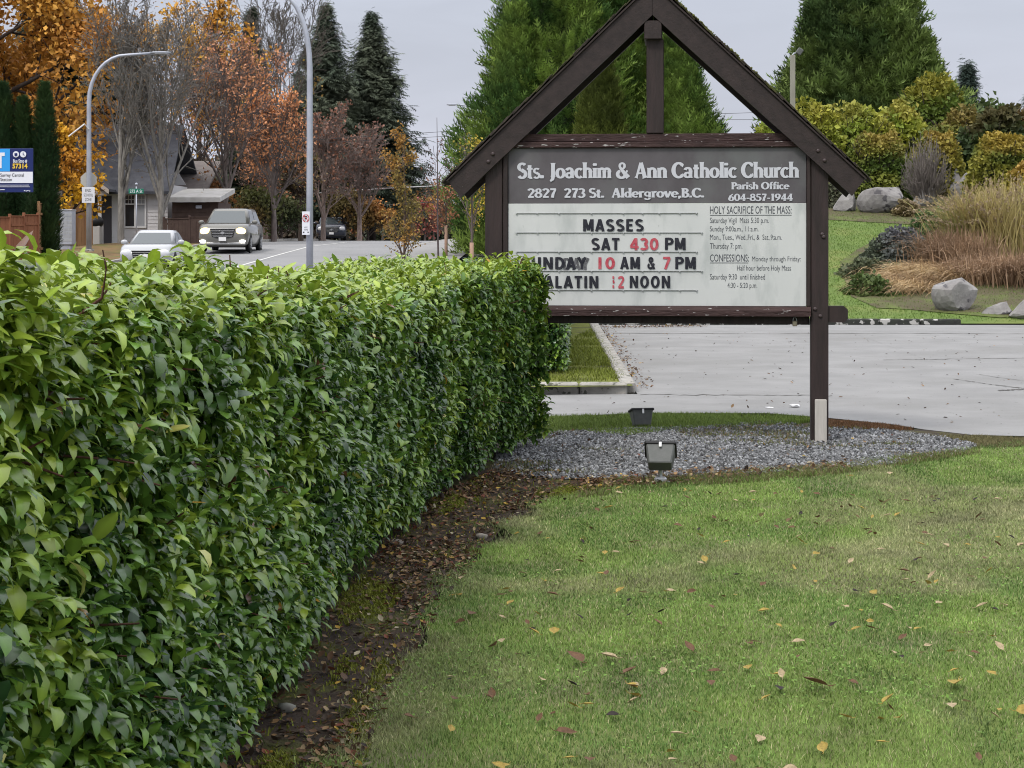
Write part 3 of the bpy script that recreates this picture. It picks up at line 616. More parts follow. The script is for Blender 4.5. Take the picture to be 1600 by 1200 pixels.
hp = pbox('header_panel', 793, 1257.8, 231, 317.6, .016, .06, m_panelgrey, .002)
wp = pbox('message_panel', 793, 1257.8, 317.9, 478, .010, .06, m_panelwhite, .002)
kp = pbox('king_post', 1010, 1037, 61, 208.2, .01, .12, m_woodv); pbox('ridge_beam', 1006.5, 1034, 33, 62, -.05, .52, m_wood)
# rafters
def rafter(name, ax, ay, bx, by, d, th, m, bl):
    # apex-side top (ax, ay), tail-side top (bx, by); plumb cut at the apex and square cut at the tail
    mb = MB(); a = np.array([U_(ax), Z_(ay)]); b = np.array([U_(bx), Z_(by)]); t = (b - a) / np.linalg.norm(b - a); nn_ = np.array([t[1], -t[0]]); nn_ = nn_ * np.sign(-nn_[1]) * bl
    dz = np.array([0, -bl / abs(t[0])])
    prism(mb, [a, b, b + nn_ * .93 + t * .02, a + dz] if (t[0] < 0) else [a + dz, b + nn_ * .93 + t * .02, b, a], (0, d, 0), (1, 0, 0), (0, 0, 1), (0, 1, 0), th)
    bm = bmesh.new(); me = bpy.data.meshes.new('q')
    return part(name, mb, m)
WD = .178
rl = rafter('rafter', 1019, -22, 699.5, 283, -.055, .05, m_wood, WD); rr_ = rafter('rafter', 1019.6, -22, 1346, 281, -.055, .05, m_wood, WD)
rafter('rafter', 1019, -22, 699.5, 283, .50, .05, m_wood, WD); rafter('rafter', 1019.6, -22, 1346, 281, .50, .05, m_wood, WD)
bolts(rr_, ((1275, 237), (1285, 252)), -.056); bolts(rl, ((770, 240), (763, 252)), -.056)
# roof slopes of overlapping shingles
def slope(ax, ay, bx, by, seed):
    root = MB(); a = np.array([U_(ax), Z_(ay)]); b = np.array([U_(bx), Z_(by)]); t = (b - a) / np.linalg.norm(b - a); up = np.array([-t[1], t[0]]); up *= np.sign(up[1]); Ls = np.linalg.norm(b - a)
    rg = np.random.default_rng(seed); ang = math.atan2(t[1], t[0])
    c = a + t * Ls / 2 + up * .010; cbox(root, (c[0], .245, c[1]), (Ls + .02, .64, .016), roty(-ang), .003); deck = root; out = MB(); n = 17
    for i in range(n):
        q = (i + .55) / n * Ls
        dcur = -.085
        while dcur < .57:
            w = rg.uniform(.07, .16); j = rg.normal(0, .012); l = Ls / n * 1.45 + rg.normal(0, .012); th = rg.uniform(.006, .016)
            c = a + t * (q + j) + up * (.028 + .004 * rg.random() + .004)
            cbox(out, (c[0], dcur + w / 2, c[1]), (l, w - .006, th), roty(-ang + (.06 if t[0] > 0 else -.06)) @ rotz(rg.normal(0, .03)), .002)
            dcur += w
    return deck, out
for k, (args) in enumerate(((1019, -22, 699.5, 283), (1019.6, -22, 1346, 281))):
    dk, sh = slope(*args, 3 + k); ro = part('roof_deck', dk, m_wood); part('shingles', sh, m_shingle, ro)
    if k == 1:
        ms = MB(); a = np.array([U_(1019.6), Z_(-22)]); b = np.array([U_(1352.5), Z_(286)])
        n = 260; q = .09 + .38 * rng.random(n) ** 1.5; p = a + q[:, None] * (b - a); up = nrm(np.array([[-(b - a)[1], (b - a)[0]]])); up *= np.sign(up[0, 1]); p = p + up * .042
        ms.inst(IV, [IF], np.column_stack([p[:, 0], rng.uniform(-.1, .3, n), p[:, 1]]), randrot(n), rng.uniform(.004, .014, n), np.array([.10, .105, .02]) * rng.uniform(.5, 1.3, (n, 1))); part('moss_tuft', ms, m_stone, ro)['kind'] = 'stuff'
# letters
def font_mesh(body, bold=0., sp=1.):
    cu = bpy.data.curves.new('t', 'FONT'); cu.body = body; cu.size = 1; cu.offset = bold; cu.space_character = sp; cu.resolution_u = 3; cu.extrude = .0
    ob = bpy.data.objects.new('t', cu); COL.objects.link(ob); bpy.context.view_layer.update()
    me = bpy.data.meshes.new_from_object(ob.evaluated_get(bpy.context.evaluated_depsgraph_get()))
    v = np.array([q.co[:2] for q in me.vertices]).reshape(-1, 2); f = [list(q.vertices) for q in me.polygons]
    bpy.data.objects.remove(ob); bpy.data.curves.remove(cu); bpy.data.meshes.remove(me); return v, f
vH, _ = font_mesh('H'); CAP = vH[:, 1].max()
def letters(name, body, x0, x1, y0, y1, m, parent, to3, bold=0., sp=1., label=None):
    # fits the text to photo columns x0..x1 and cap rows y0..y1; to3(px, py) -> 3D local point
    v, f = font_mesh(body, bold, sp)
    x = x0 + (v[:, 0] - v[:, 0].min()) / (v[:, 0].max() - v[:, 0].min()) * (x1 - x0); y = y1 + v[:, 1] / CAP * (y0 - y1)
    mb = MB(); mb.add(np.array([to3(a, b) for a, b in zip(x, y)]), f); o = mb.build(name, m, parent, False)
    return o
def s3(d): return lambda px, py: (U_(px), d, Z_(py))
# flared display lettering drawn with strokes: lists of (x, y, width)
def stem(x, y0, y1, w=.2, fl=1.32): h = y1 - y0; return [(x, y0, w * fl), (x, y0 + .1 * h, w * 1.06), (x, y0 + .3 * h, w), (x, y0 + .7 * h, w), (x, y1 - .1 * h, w * 1.06), (x, y1, w * fl)]
def arc(cx, cy, rx, ry, a0, a1, w=.2, th=.1, n=16):
    o = []
    for k in range(n + 1):
        a = R(a0 + (a1 - a0) * k / n); o.append((cx + rx * math.cos(a), cy + ry * math.sin(a), th + (w - th) * abs(math.cos(a)) ** 1.3))
    return o
def ln(*p): return list(p)
def scl(st, sx, sy, dx=0, dy=0): return [[(x * sx + dx, y * sy + dy, w * (sx + sy) / 2) for x, y, w in s] for s in st]
SG = [arc(.29, .74, .21, .22, 35, 250, .19, .13), ln((.24, .56, .2), (.32, .5, .21), (.40, .43, .2)), arc(.28, .27, .22, .24, 60, -150, .2, .13)]
DOT = [ln((.1, 0, .2), (.1, .1, .25), (.1, .2, .2))]
CG = [arc(.4, .5, .32, .46, 42, 318, .23, .13), ln((.62, .7, .05), (.66, .86, .10)), ln((.64, .28, .05), (.68, .14, .1))]
GL = {'S': (SG, .58), 's': (scl(SG, .74, .66), .43), '.': (DOT, .25), ',': ([ln((.12, .18, .2), (.12, .06, .22), (.05, -.14, .08))], .25), '-': ([ln((.03, .36, .13), (.33, .36, .13))], .38),
 't': ([stem(.17, .02, .86, .19, 1.1), ln((.0, .62, .11), (.36, .62, .11)), arc(.27, .12, .12, .1, 190, 300, .15, .1, 6)], .4), 'J': ([stem(.25, .1, 1, .21), ln((.25, .12, .21), (.22, -.06, .19), (.08, -.2, .09))], .42),
 'o': ([arc(.29, .33, .21, .29, 0, 360, .2, .1, 24)], .6), 'a': ([arc(.24, .47, .17, .17, 165, 0, .18, .12), stem(.41, 0, .47, .19, 1.25), arc(.23, .19, .16, .15, 0, 360, .17, .1, 18)], .57),
 'c': ([arc(.29, .33, .21, .29, 45, 315, .2, .11)], .5), 'h': ([stem(.13, 0, 1.03), arc(.31, .44, .17, .18, 170, 0, .19, .13), stem(.48, 0, .46)], .62), 'n': ([stem(.13, 0, .66), arc(.31, .44, .17, .18, 170, 0, .19, .13), stem(.48, 0, .46)], .62),
 'i': ([stem(.13, 0, .66), ln((.13, .8, .18), (.13, .88, .24), (.13, .97, .18))], .28), 'm': ([stem(.13, 0, .66), arc(.29, .46, .15, .16, 170, 0, .18, .13), stem(.44, 0, .47, .19), arc(.6, .46, .15, .16, 170, 0, .18, .13), stem(.75, 0, .47, .19)], .9),
 '&': ([arc(.34, .79, .15, .18, 0, 360, .14, .1, 20), ln((.22, .68, .15), (.45, .36, .2), (.72, .03, .26)), arc(.3, .25, .24, .23, 110, 350, .2, .13), ln((.53, .25, .11), (.66, .5, .1))], .84),
 'A': ([ln((.06, 0, .2), (.1, .1, .12), (.34, 1, .14)), ln((.36, 1, .2), (.58, .12, .22), (.62, 0, .3)), ln((.17, .31, .1), (.5, .31, .1))], .74), 'C': (CG, .72), 'l': ([stem(.13, 0, 1.03)], .27),
 'u': ([stem(.13, .18, .66), arc(.29, .2, .16, .16, 180, 360, .18, .12), stem(.47, 0, .66)], .62), 'r': ([stem(.13, 0, .66), arc(.32, .42, .16, .18, 150, 55, .19, .16)], .42), 'd': ([arc(.27, .32, .18, .27, 0, 360, .18, .1, 20), stem(.46, 0, 1.03)], .6),
 'e': ([arc(.29, .33, .21, .28, 0, 315, .2, .11), ln((.12, .35, .09), (.5, .35, .09))], .56), 'g': ([arc(.27, .38, .18, .22, 0, 360, .17, .1, 18), stem(.45, .02, .62, .18, 1.1), arc(.26, -.02, .19, .18, 0, -160, .17, .11)], .6),
 'v': ([ln((.06, .66, .26), (.27, 0, .18)), ln((.5, .66, .18), (.29, 0, .12))], .56), 'f': ([stem(.17, 0, .8, .19), arc(.3, .8, .13, .17, 180, 60, .18, .14), ln((0, .6, .1), (.36, .6, .1))], .38),
 'B': ([stem(.15, 0, 1), arc(.22, .75, .26, .2, 90, -90, .2, .1), arc(.22, .27, .32, .24, 90, -90, .2, .1)], .62), 'P': ([stem(.15, 0, 1), arc(.22, .7, .3, .25, 90, -90, .21, .11)], .58), 'O': ([arc(.42, .5, .33, .46, 0, 360, .23, .12, 26)], .86),
 '2': ([arc(.28, .72, .2, .22, 165, -35, .2, .13), ln((.44, .6, .18), (.12, .1, .12)), ln((.05, .08, .17), (.52, .08, .17))], .6), '8': ([arc(.29, .75, .17, .2, 0, 360, .17, .11, 20), arc(.29, .27, .22, .23, 0, 360, .19, .11, 20)], .6),
 '7': ([ln((.05, .91, .18), (.52, .91, .18)), ln((.47, .9, .14), (.28, .4, .2), (.22, 0, .24))], .56), '3': ([arc(.24, .74, .2, .21, 150, -80, .19, .12), arc(.24, .27, .23, .24, 85, -155, .2, .12)], .57),
 '6': ([arc(.3, .3, .21, .27, 0, 360, .2, .11, 22), ln((.12, .3, .2), (.2, .68, .18), (.46, .96, .1))], .6), '0': ([arc(.3, .5, .22, .46, 0, 360, .2, .1, 24)], .61), '4': ([stem(.4, 0, 1, .2), ln((.38, .95, .1), (.06, .32, .1)), ln((.02, .28, .14), (.6, .28, .14))], .63),
 '5': ([ln((.12, .91, .17), (.5, .91, .17)), ln((.14, .95, .11), (.12, .52, .11)), arc(.24, .3, .24, .27, 115, -150, .2, .12)], .58), '1': ([stem(.22, 0, 1, .2), ln((.06, .78, .08), (.22, .96, .12))], .44),
 '9': ([arc(.29, .69, .21, .26, 0, 360, .2, .11, 22), ln((.48, .66, .2), (.4, .32, .18), (.14, .04, .1))], .6), ' ': ([], .3)}
def flared(name, body, x0, x1, y0, y1, m, parent, d, GL=GL):
    mb = MB(); cx = 0; Q = []; lay = 0
    for ch in body:
        st, w = GL[ch]
        for s in st:
            p = np.array(s); t = nrm(np.gradient(p[:, :2], axis=0)); nn_ = np.column_stack([-t[:, 1], t[:, 0]]); hw = p[:, 2:3] * .57
            Q.append((np.concatenate([p[:, :2] + nn_ * hw, p[:, :2] - nn_ * hw]) + [cx, 0], len(p), lay)); lay += 1
        cx += w
        lay = lay % 12
    lo = min(q[0][:, 0].min() for q in Q); hi = max(q[0][:, 0].max() for q in Q)
    for v, n, l in Q:
        x = x0 + (v[:, 0] - lo) / (hi - lo) * (x1 - x0); y = y1 + v[:, 1] * (y0 - y1)
        i = np.arange(n - 1); mb.add(np.column_stack([U_(x), np.full(len(v), d - .0004 * l), Z_(y)]), np.stack([i, i + n, i + n + 1, i + 1], 1))
    return mb.build(name, m, parent, False)
flared('lettering', 'Sts. Joachim & Ann Catholic Church', 807, 1247, 254, 278, m_letterw, hp, .013)
flared('lettering', '2827  273 St.  Aldergrove,B.C.', 823, 1100, 294, 308.5, m_letterw, hp, .013)
flared('lettering', 'Parish Office', 1142, 1232, 285, 296, m_letterw, hp, .013)
flared('lettering', '604-857-1944', 1137, 1237, 303, 314, m_letterw, hp, .013)
W_ = .17
def bar(*p): return [(x, y, W_) for x, y in p]
def garc(cx, cy, rx, ry, a0, a1): return arc(cx, cy, rx, ry, a0, a1, W_, W_)
GG = {'M': ([bar((.1, 0), (.1, 1)), bar((.14, .98), (.36, .1)), bar((.58, .98), (.36, .1)), bar((.62, 0), (.62, 1))], .84), 'A': ([bar((.07, 0), (.3, 1)), bar((.53, 0), (.3, 1)), bar((.16, .27), (.44, .27))], .72),
 'S': ([garc(.28, .73, .19, .19, 30, 250), bar((.22, .56), (.36, .45)), garc(.28, .27, .2, .19, 70, -150)], .68), 'E': ([bar((.1, 0), (.1, 1)), bar((.1, .92), (.46, .92)), bar((.1, .52), (.42, .52)), bar((.1, .08), (.46, .08))], .62),
 'T': ([bar((.0, .92), (.52, .92)), bar((.26, 0), (.26, .92))], .66), 'P': ([bar((.1, 0), (.1, 1)), bar((.1, .92), (.3, .92)), garc(.3, .71, .19, .21, 90, -90), bar((.3, .5), (.1, .5))], .66),
 'U': ([bar((.1, 1), (.1, .28)), garc(.3, .28, .2, .2, 180, 360), bar((.5, .28), (.5, 1))], .74), 'N': ([bar((.1, 0), (.1, 1)), bar((.12, .97), (.5, .03)), bar((.52, 0), (.52, 1))], .76), 'D': ([bar((.1, 0), (.1, 1)), bar((.1, .92), (.24, .92)), garc(.24, .5, .27, .42, 90, -90), bar((.24, .08), (.1, .08))], .7),
 'Y': ([bar((.05, 1), (.28, .5)), bar((.51, 1), (.28, .5)), bar((.28, 0), (.28, .52))], .68), 'L': ([bar((.1, 0), (.1, 1)), bar((.1, .08), (.44, .08))], .58), 'I': ([bar((.1, 0), (.1, 1))], .34), 'O': ([garc(.32, .5, .23, .42, 0, 360)], .78),
 '4': ([bar((.4, 0), (.4, 1)), bar((.37, .95), (.05, .3)), bar((.0, .26), (.58, .26))], .7), '3': ([garc(.24, .72, .2, .2, 150, -80), garc(.24, .28, .22, .2, 80, -150)], .66), '0': ([garc(.3, .5, .21, .42, 0, 360)], .74), '1': ([bar((.16, 0), (.16, 1))], .5),
 '7': ([bar((.0, .92), (.5, .92)), bar((.46, .9), (.16, 0))], .62), '2': ([garc(.26, .72, .2, .2, 165, -35), bar((.42, .6), (.08, .08)), bar((.02, .08), (.5, .08))], .66),
 '&': ([garc(.3, .78, .14, .15, 0, 360), bar((.2, .68), (.62, .0)), garc(.26, .26, .2, .19, 120, 340), bar((.45, .2), (.58, .48))], .76), '!': ([bar((.1, 0), (.1, .26)), bar((.16, .4), (.1, .66)), bar((.1, .76), (.1, 1))], .3), ' ': ([], .3)}
for (t, a, b, c, dd, mm) in (('MASSES', 911, 1006, 342.5, 361.5, m_letterk), ('SAT', 924, 968, 372, 391, m_letterk), ('430', 984, 1029, 372, 391, m_letterr), ('PM', 1039, 1071, 371.5, 390.5, m_letterk),
        ('SUNDAY', 813, 917, 402, 421, m_letterk), ('10', 935, 961, 402, 420.5, m_letterr), ('AM', 969, 1000, 401.5, 420.5, m_letterk), ('&', 1011.5, 1024, 402, 420.5, m_letterk), ('7', 1036, 1048, 401.5, 420.5, m_letterr), ('PM', 1055, 1087, 401.5, 420.5, m_letterk),
        ('ALATIN', 850, 935, 431.5, 450.5, m_letterk), ('2', 965.5, 975.5, 431.5, 450.5, m_letterr), ('!', 957, 960.5, 431.5, 450.5, m_letterr), ('DAY', 880, 921, 403.5, 422.5, m_letterf), ('NOON', 984, 1047, 431, 450, m_letterk)):
    flared('letters', t, a, b, c, dd, mm, wp, .005 if mm is not m_letterf else .0085, GG)
for (t, a, b, c, dd, bo) in (('HOLY SACRIFICE OF THE MASS:', 1109, 1235, 322.5, 334, .0), ('Saturday Vigil  Mass 5:30 p.m.', 1109, 1200, 340, 348.5, -.004), ('Sunday 9:00a.m., 11:a.m.', 1109, 1184, 353.5, 361.5, -.004), ('Mon., Tues., Wed.,Fri., &  Sat.,9:a.m.', 1109, 1220, 366.5, 374.5, -.004),
        ('Thursday 7: pm.', 1109, 1159, 380, 388.5, -.004), ('CONFESSIONS:', 1109, 1169, 397.5, 408.5, 0.), ('Monday through Friday:', 1174, 1249, 400.5, 408, -.006), ('Half hour before Holy Mass', 1151, 1234, 414.5, 422.5, -.004), ('Saturday 9:30  until finished', 1109, 1194, 428, 436.5, -.004), ('4:30 - 5:20 p.m.', 1136, 1182, 441.5, 449.5, -.004)):
    letters('printed_line', t, a, b, c, dd, m_print, wp, s3(.0085), bo)
mb = MB()
for (x0, x1, y) in ((1109, 1235, 336.3), (1109, 1168, 410.6)): cbox(mb, ((U_(x0) + U_(x1)) / 2, .0085, Z_(y)), (U_(x1) - U_(x0), .001, .0045), ch=.0002)
part('underline', mb, m_print, wp)
for y, x1 in ((333, 1090), (363.5, 1098), (393.5, 1090), (423.5, 1098), (453.5, 1090)):
    mb = MB(); cbox(mb, ((U_(806) + U_(x1)) / 2, .006, Z_(y)), (U_(x1) - U_(806), .008, .0075), ch=.002)
    for x in (806, 839, 873, 924, 974, 1004, 1030, 1062, x1 - 2): cbox(mb, (U_(x), .001, Z_(y + 1)), (.012, .006, .012), ch=.002, col=(1, 1, 1))
    part('letter_track', mb, m_track, wp)
# padlock, weathered board
lk = MB(); cbox(lk, (U_(1240.5), .05, Z_(505)), (.04, .025, .045), ch=.006); a = np.linspace(0, math.pi, 9)
lo_ = part('padlock', lk, M('brass padlock', (.42, .36, .27), rough=.4, metal=.6)); lk = MB(); tubes(lk, [[U_(1240.5) + .015 * math.cos(q), .05, Z_(501) + .03 * math.sin(q)] for q in a], np.full(9, .004), 6); part('shackle', lk, m_alu, lo_, True)
pbox('brace_board', 1270.5, 1288.5, 622, 700, -.045, -.003, m_stake, .004)
# ------------------------------------------------------------------ flood lamps in the gravel
def floodlight(px, py, s, rz, tilt, label, base=True):
    X, Y = G(px, py); r = empty('floodlight', (X, Y, 0), rz, label, 'floodlight', 'floodlights aimed at the sign')
    T = rotx(tilt); off = np.array([0, 0, .235 * s if base else .125 * s])
    def tr(v): return (np.asarray(v, float) * s) @ T.T + off
    def place(mb, name, m, parent=r): return mb.build(name, m, parent, False)
    a, b = (.118, .085), (.085, .055)                       # front opening and back of the housing (half sizes)
    def ring(hx, hz, y, c=.012): return [(-hx + c, y, -hz), (hx - c, y, -hz), (hx, y, -hz + c), (hx, y, hz - c), (hx - c, y, hz), (-hx + c, y, hz), (-hx, y, hz - c), (-hx, y, -hz + c)]
    mb = MB(); loft(mb, [tr(ring(.088, .05, -.115, .006)), tr(ring(.094, .056, -.105)), tr(ring(*a, .05))]); hs = place(mb, 'housing', m_fgrey)
    mb = MB(); loft(mb, [tr(ring(.128, .095, .048)), tr(ring(.13, .097, .052)), tr(ring(.13, .097, .068)), tr(ring(.124, .091, .072))]); place(mb, 'rim', m_black)
    mb = MB(); loft(mb, [tr(ring(.108, .075, .0722)), tr(ring(.104, .071, .0745))]); place(mb, 'lens', m_lamplens)
    mb = MB(); cbox(mb, (0, 0, 0), (.022, .05, .008), ch=.002); mb.V[0] = tr((mb.V[0] + np.array([0, .035, .097]))); place(mb, 'clip', m_white)
    mb = MB(); tubes(mb, [[0, .0, .035 * s], [0, .0, .08 * s], [0, -.01, .13 * s], tr((0, -.03, -.06))], [.014, .013, .012, .012], 8, cap=True); place(mb, 'neck', m_alu)
    if base:
        mb = MB(); cbox(mb, (0, 0, .034 * s), (.10 * s, .06 * s, .056 * s), ch=.012); cbox(mb, (.055 * s, 0, .016 * s), (.03, .035, .028), ch=.008); cbox(mb, (-.06 * s, 0, .013 * s), (.035, .03, .022), ch=.008); bx_ = place(mb, 'junction_box', m_alu)
        mb = MB(); th = np.arange(10) * math.pi / 5; loft(mb, [[[.012 * math.cos(t), -.03 * s - q, .026 * s + .012 * math.sin(t)] for t in th[::-1]] for q in (-.001, .001)]); place(mb, 'knockout', m_black, bx_)
    return r
floodlight(1032, 757, .84, R(-7), R(44), 'grey floodlight tilted up on a metal junction box at the front of the gravel')
def rear():
    r = floodlight(1002, 667, .80, R(10), R(76), 'dark floodlight half sunk in the moss behind the gravel', False); return r
rear()
# litter on the driveway
for (px, py, sx, lab) in ((1241, 637, .09, 'crumpled white scrap of litter with a dark underside on the driveway'), (1202, 638, .07, 'flat white paper scrap on the driveway')):
    X, Y = G(px, py); mb = MB(); v = IV * np.array([sx * .62, .035, .018]) * (1 + .3 * rng.uniform(-1, 1, (len(IV), 1))); mb.add(v + [0, 0, .02], IF); o = mb.build('paper_scrap', m_white, None, False); o.location = (X, Y, .003)
    if py == 638: o.scale = (1, 1, .3)
    tag(o, lab, 'litter')
for (px, py, s, lab) in ((448, 1112, .035, 'small grey stone lying at the foot of the hedge near the front'), (752, 842, .035, 'pale pinkish stone on the soil at the lawn edge'), (621, 852, .03, 'pale tan stone beside the hedge foot midway along')):
    X, Y = G(px, py); mb = MB(); v = IV * np.array([s * 1.2, s, s * .7]) * (1 + .2 * rng.uniform(-1, 1, (len(IV), 1))); mb.add(v, IF)
    o = mb.build('stone', M('stone', (.3, .26, .22) if px > 500 else (.2, .21, .18), (.16, .15, .13), 20, .9), None, True); o.location = (X, Y, .012); tag(o, lab, 'stone')
# ------------------------------------------------------------------ trees and shrubs
def attach(o, root): o.parent = root; o.matrix_parent_inverse = Matrix.Translation(-root.location); return o
def plant(name, x, Y, label, cat, group=None, z=None):
    X = (x - 800) * Y / F; return empty(name, (X, Y, gz(X, Y) if z is None else z), 0, label, cat, group)
def grow(base, H, spec, lean=(0, 0), wob=.03):
    base = np.asarray(base, float); Pn = 6; t = np.linspace(0, 1, Pn); r0 = spec['r']
    th = spec.get('trunk', 1.)
    tr = base + np.column_stack([lean[0] * t ** 1.5 * H + rng.normal(0, wob * H * .15, Pn) * t, lean[1] * t * H + rng.normal(0, wob * H * .15, Pn) * t, t * H * th])
    paths = tr[None]; rad = (r0 * (1 - .8 * t))[None]; out = [(paths, rad)]
    for lv in spec['lv']:
        n, tmin, tmax, lr, ang, trop, wb = lv; N0 = len(paths)
        tt = tmin + (tmax - tmin) * (np.arange(n)[None] + rng.random((N0, n))) / n; fi = tt * (Pn - 1); i0 = np.clip(fi.astype(int), 0, Pn - 2); fr = fi - i0
        ii = np.arange(N0)[:, None]
        p = paths[ii, i0] * (1 - fr)[..., None] + paths[ii, i0 + 1] * fr[..., None]; d = nrm(paths[ii, i0 + 1] - paths[ii, i0])
        ln_ = np.linalg.norm(np.diff(paths, axis=1), axis=-1).sum(1)
        rr = (rad[ii, i0] * (1 - fr) + rad[ii, i0 + 1] * fr) * .62
        p = p.reshape(-1, 3); d = d.reshape(-1, 3); rr = rr.ravel(); m = len(p)
        Lc = np.repeat(ln_, n) * lr * rng.uniform(.7, 1.25, m) * (1.15 - .65 * ((tt - tmin) / max(tmax - tmin, 1e-6)).ravel())
        pr = nrm(np.cross(d, rdir(m))); a = R(ang) * rng.uniform(.7, 1.25, m)[:, None]; cd = nrm(np.cos(a) * d + np.sin(a) * pr)
        pts = [p]; q = p; st = Lc[:, None] / (Pn - 1)
        for k in range(Pn - 1):
            cd = nrm(cd + np.array([0, 0, trop]) + rng.normal(0, wb, (m, 3))); q = q + cd * st; pts.append(q)
        paths = np.stack(pts, 1); rad = np.maximum(rr[:, None] * (1 - .75 * t), spec.get('rmin', .008)); out.append((paths, rad))
    return out
def wood(mb, g, col, ks=(8, 5, 4, 3, 3)):
    for l, (p, r) in enumerate(g): tubes(mb, p, r, ks[min(l, 4)], np.asarray(col) * rng.uniform(.8, 1.2, (len(p), 1)))
LFT = np.array([[0, 0, 0], [.45, -.36, .12], [1, 0, -.08], [.45, .36, .12]]); LFF = [np.array([[0, 1, 2], [0, 2, 3]])]
def leaves(mb, pos, size, cols, out=None, up=.6, tmpl=(LFT, LFF)):
    n = len(pos); d = rdir(n); u = rdir(n) * .8 + np.array([0, 0, up])
    if out is not None: d = d + out * .6; u = u + out * .4
    mb.inst(tmpl[0], tmpl[1], pos, frames(d, u), size, cols)
def tipleaves(mb, g, n, size, cols, jit=.15, lev=-1, keep=None):
    p, _ = g[lev]; i = rng.integers(len(p), size=n); f = rng.uniform(.3, 1, n) * 4.999; k = f.astype(int); f -= k
    pos = p[i, k] * (1 - f)[:, None] + p[i, k + 1] * f[:, None] + rng.normal(0, jit, (n, 3))
    if keep is not None: m = rng.random(n) < keep(pos); pos = pos[m]
    c = cols(pos); leaves(mb, pos, rng.uniform(.7, 1.3, len(pos)) * size, c); return pos
def blend(a, b, s=.5, seed=0, vr=.3):
    a = np.array(a); b = np.array(b)
    return lambda p: (a + (b - a) * ss(fbm(p * s, seed), .35, .65)[:, None]) * rng.uniform(1 - vr, 1 + vr, (len(p), 1))
def vase(lv1=9, ang=32, trop=.10, rmin=.012): return dict(r=.17, rmin=rmin, lv=[(lv1 + 3, .16, .95, .62, ang * .8, trop, .05), (8, .15, 1, .48, 34, .07, .08), (6, .2, 1, .5, 36, .05, .1), (4, .2, 1, .55, 38, .03, .12)])
def broadleaf(name, x, ytop, Y, spec, label, nl=0, lsize=.12, cols=None, bark=(.13, .11, .10), trunk=1., lean=(0, 0), keep=None, jit=.15, group=None, ybase=None, cat='tree'):
    r = plant(name, x, Y, label, cat, group); b = np.array(r.location); H = EYE - (ytop - HOR) * Y / F - b[2]
    spec = dict(spec); spec['trunk'] = trunk
    g = grow(b - [0, 0, .1], H * .86, spec, lean); mb = MB(); wood(mb, g[:2], bark); attach(mb.build('trunk', m_bark), r)
    mb = MB(); wood(mb, g[2:], np.array(bark) * .95, (4, 3, 3, 3)); attach(mb.build('branches', m_bark), r)
    if nl:
        mb = MB(); tipleaves(mb, g, nl, lsize, cols, jit, keep=keep); attach(mb.build('crown', m_leaf), r)
    return r
# conifer sprays
FT = [[0, 0, 0]]; FFc = []
for k_, (a_, w0) in enumerate(((.1, .2), (.3, .26), (.52, .22), (.72, .14))):
    for s_ in (-1, 1):
        i0 = len(FT); FT += [[a_, 0, 0], [a_ + .16, 0, .0], [a_ + .30, s_ * w0, -.06]]; FFc.append([i0, i0 + 1, i0 + 2])
i0 = len(FT); FT += [[.6, -.04, 0], [1, 0, -.05], [.6, .04, 0]]; FFc.append([i0, i0 + 1, i0 + 2]); FT = np.array(FT); FFc = [np.array(FFc)]
def column_conifer(name, x, ytop, Y, hw, ybase, n, size, cols, label, prof=None, group=None, up=.9, core=.72, seed=0, wob=.22, cat='tree', zb=None):
    # a dense crown of upswept sprays on a lumpy cone; hw = half width in photo pixels at its widest
    r = plant(name, x, Y, label, cat, group); b = np.array(r.location); s = Y / F
    ztop = EYE - (ytop - HOR) * s; z0 = max(b[2] + .1, EYE - (ybase - HOR) * s); H = ztop - z0; W = hw * s
    if prof is None: prof = lambda t: np.minimum(1, (1 - t) * 1.25) ** .8 * ss(t, -.12, .1)
    t = 1 - np.sqrt(rng.random(n)) if False else rng.random(n) ** 1.25; a = rng.uniform(0, 2 * math.pi, n)
    lump = 1 + wob * 2.4 * (fbm(np.column_stack([np.cos(a) * 2.2, np.sin(a) * 2.2, t * H / W * 1.6]) + seed * 7, seed) - .5) * 1.6 + .55 * (fbm(np.column_stack([np.cos(a) * W * 1.3, np.sin(a) * W * 1.3, t * H * .9]) + seed * 3, seed + 1) - .5)
    rad = W * prof(t) * lump * (1 - .28 * rng.random(n) ** 2); pos = np.column_stack([b[0] + rad * np.cos(a), b[1] + rad * np.sin(a), z0 + t * H])
    o = np.column_stack([np.cos(a), np.sin(a), np.zeros(n)]); d = o * .75 + np.array([0, 0, up]) + rdir(n) * .45; u = o + rdir(n) * .4 - np.array([0, 0, .2])
    mb = MB(); mb.inst(FT, FFc, pos, frames(d, u), rng.uniform(.6, 1.3, n) * size, cols(pos)); 
    crown = attach(mb.build('crown', m_needle), r)
    mb = MB(); tubes(mb, [[b[0], b[1], b[2] - .1], [b[0], b[1], (z0 + ztop) / 2], [b[0], b[1], ztop - .3]], [max(.08, W * .09), max(.05, W * .06), .02], 7, (.09, .06, .045)); attach(mb.build('trunk', m_bark), r)
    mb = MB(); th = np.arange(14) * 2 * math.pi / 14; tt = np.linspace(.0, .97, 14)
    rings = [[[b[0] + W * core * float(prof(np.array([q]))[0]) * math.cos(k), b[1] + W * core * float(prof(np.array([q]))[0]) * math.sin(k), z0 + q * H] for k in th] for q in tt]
    loft(mb, rings, (.02, .032, .012)); attach(mb.build('dark_core', m_needle), r)  # solid core stops see-through, its dark colour painted as the crown's inner shade
    return r
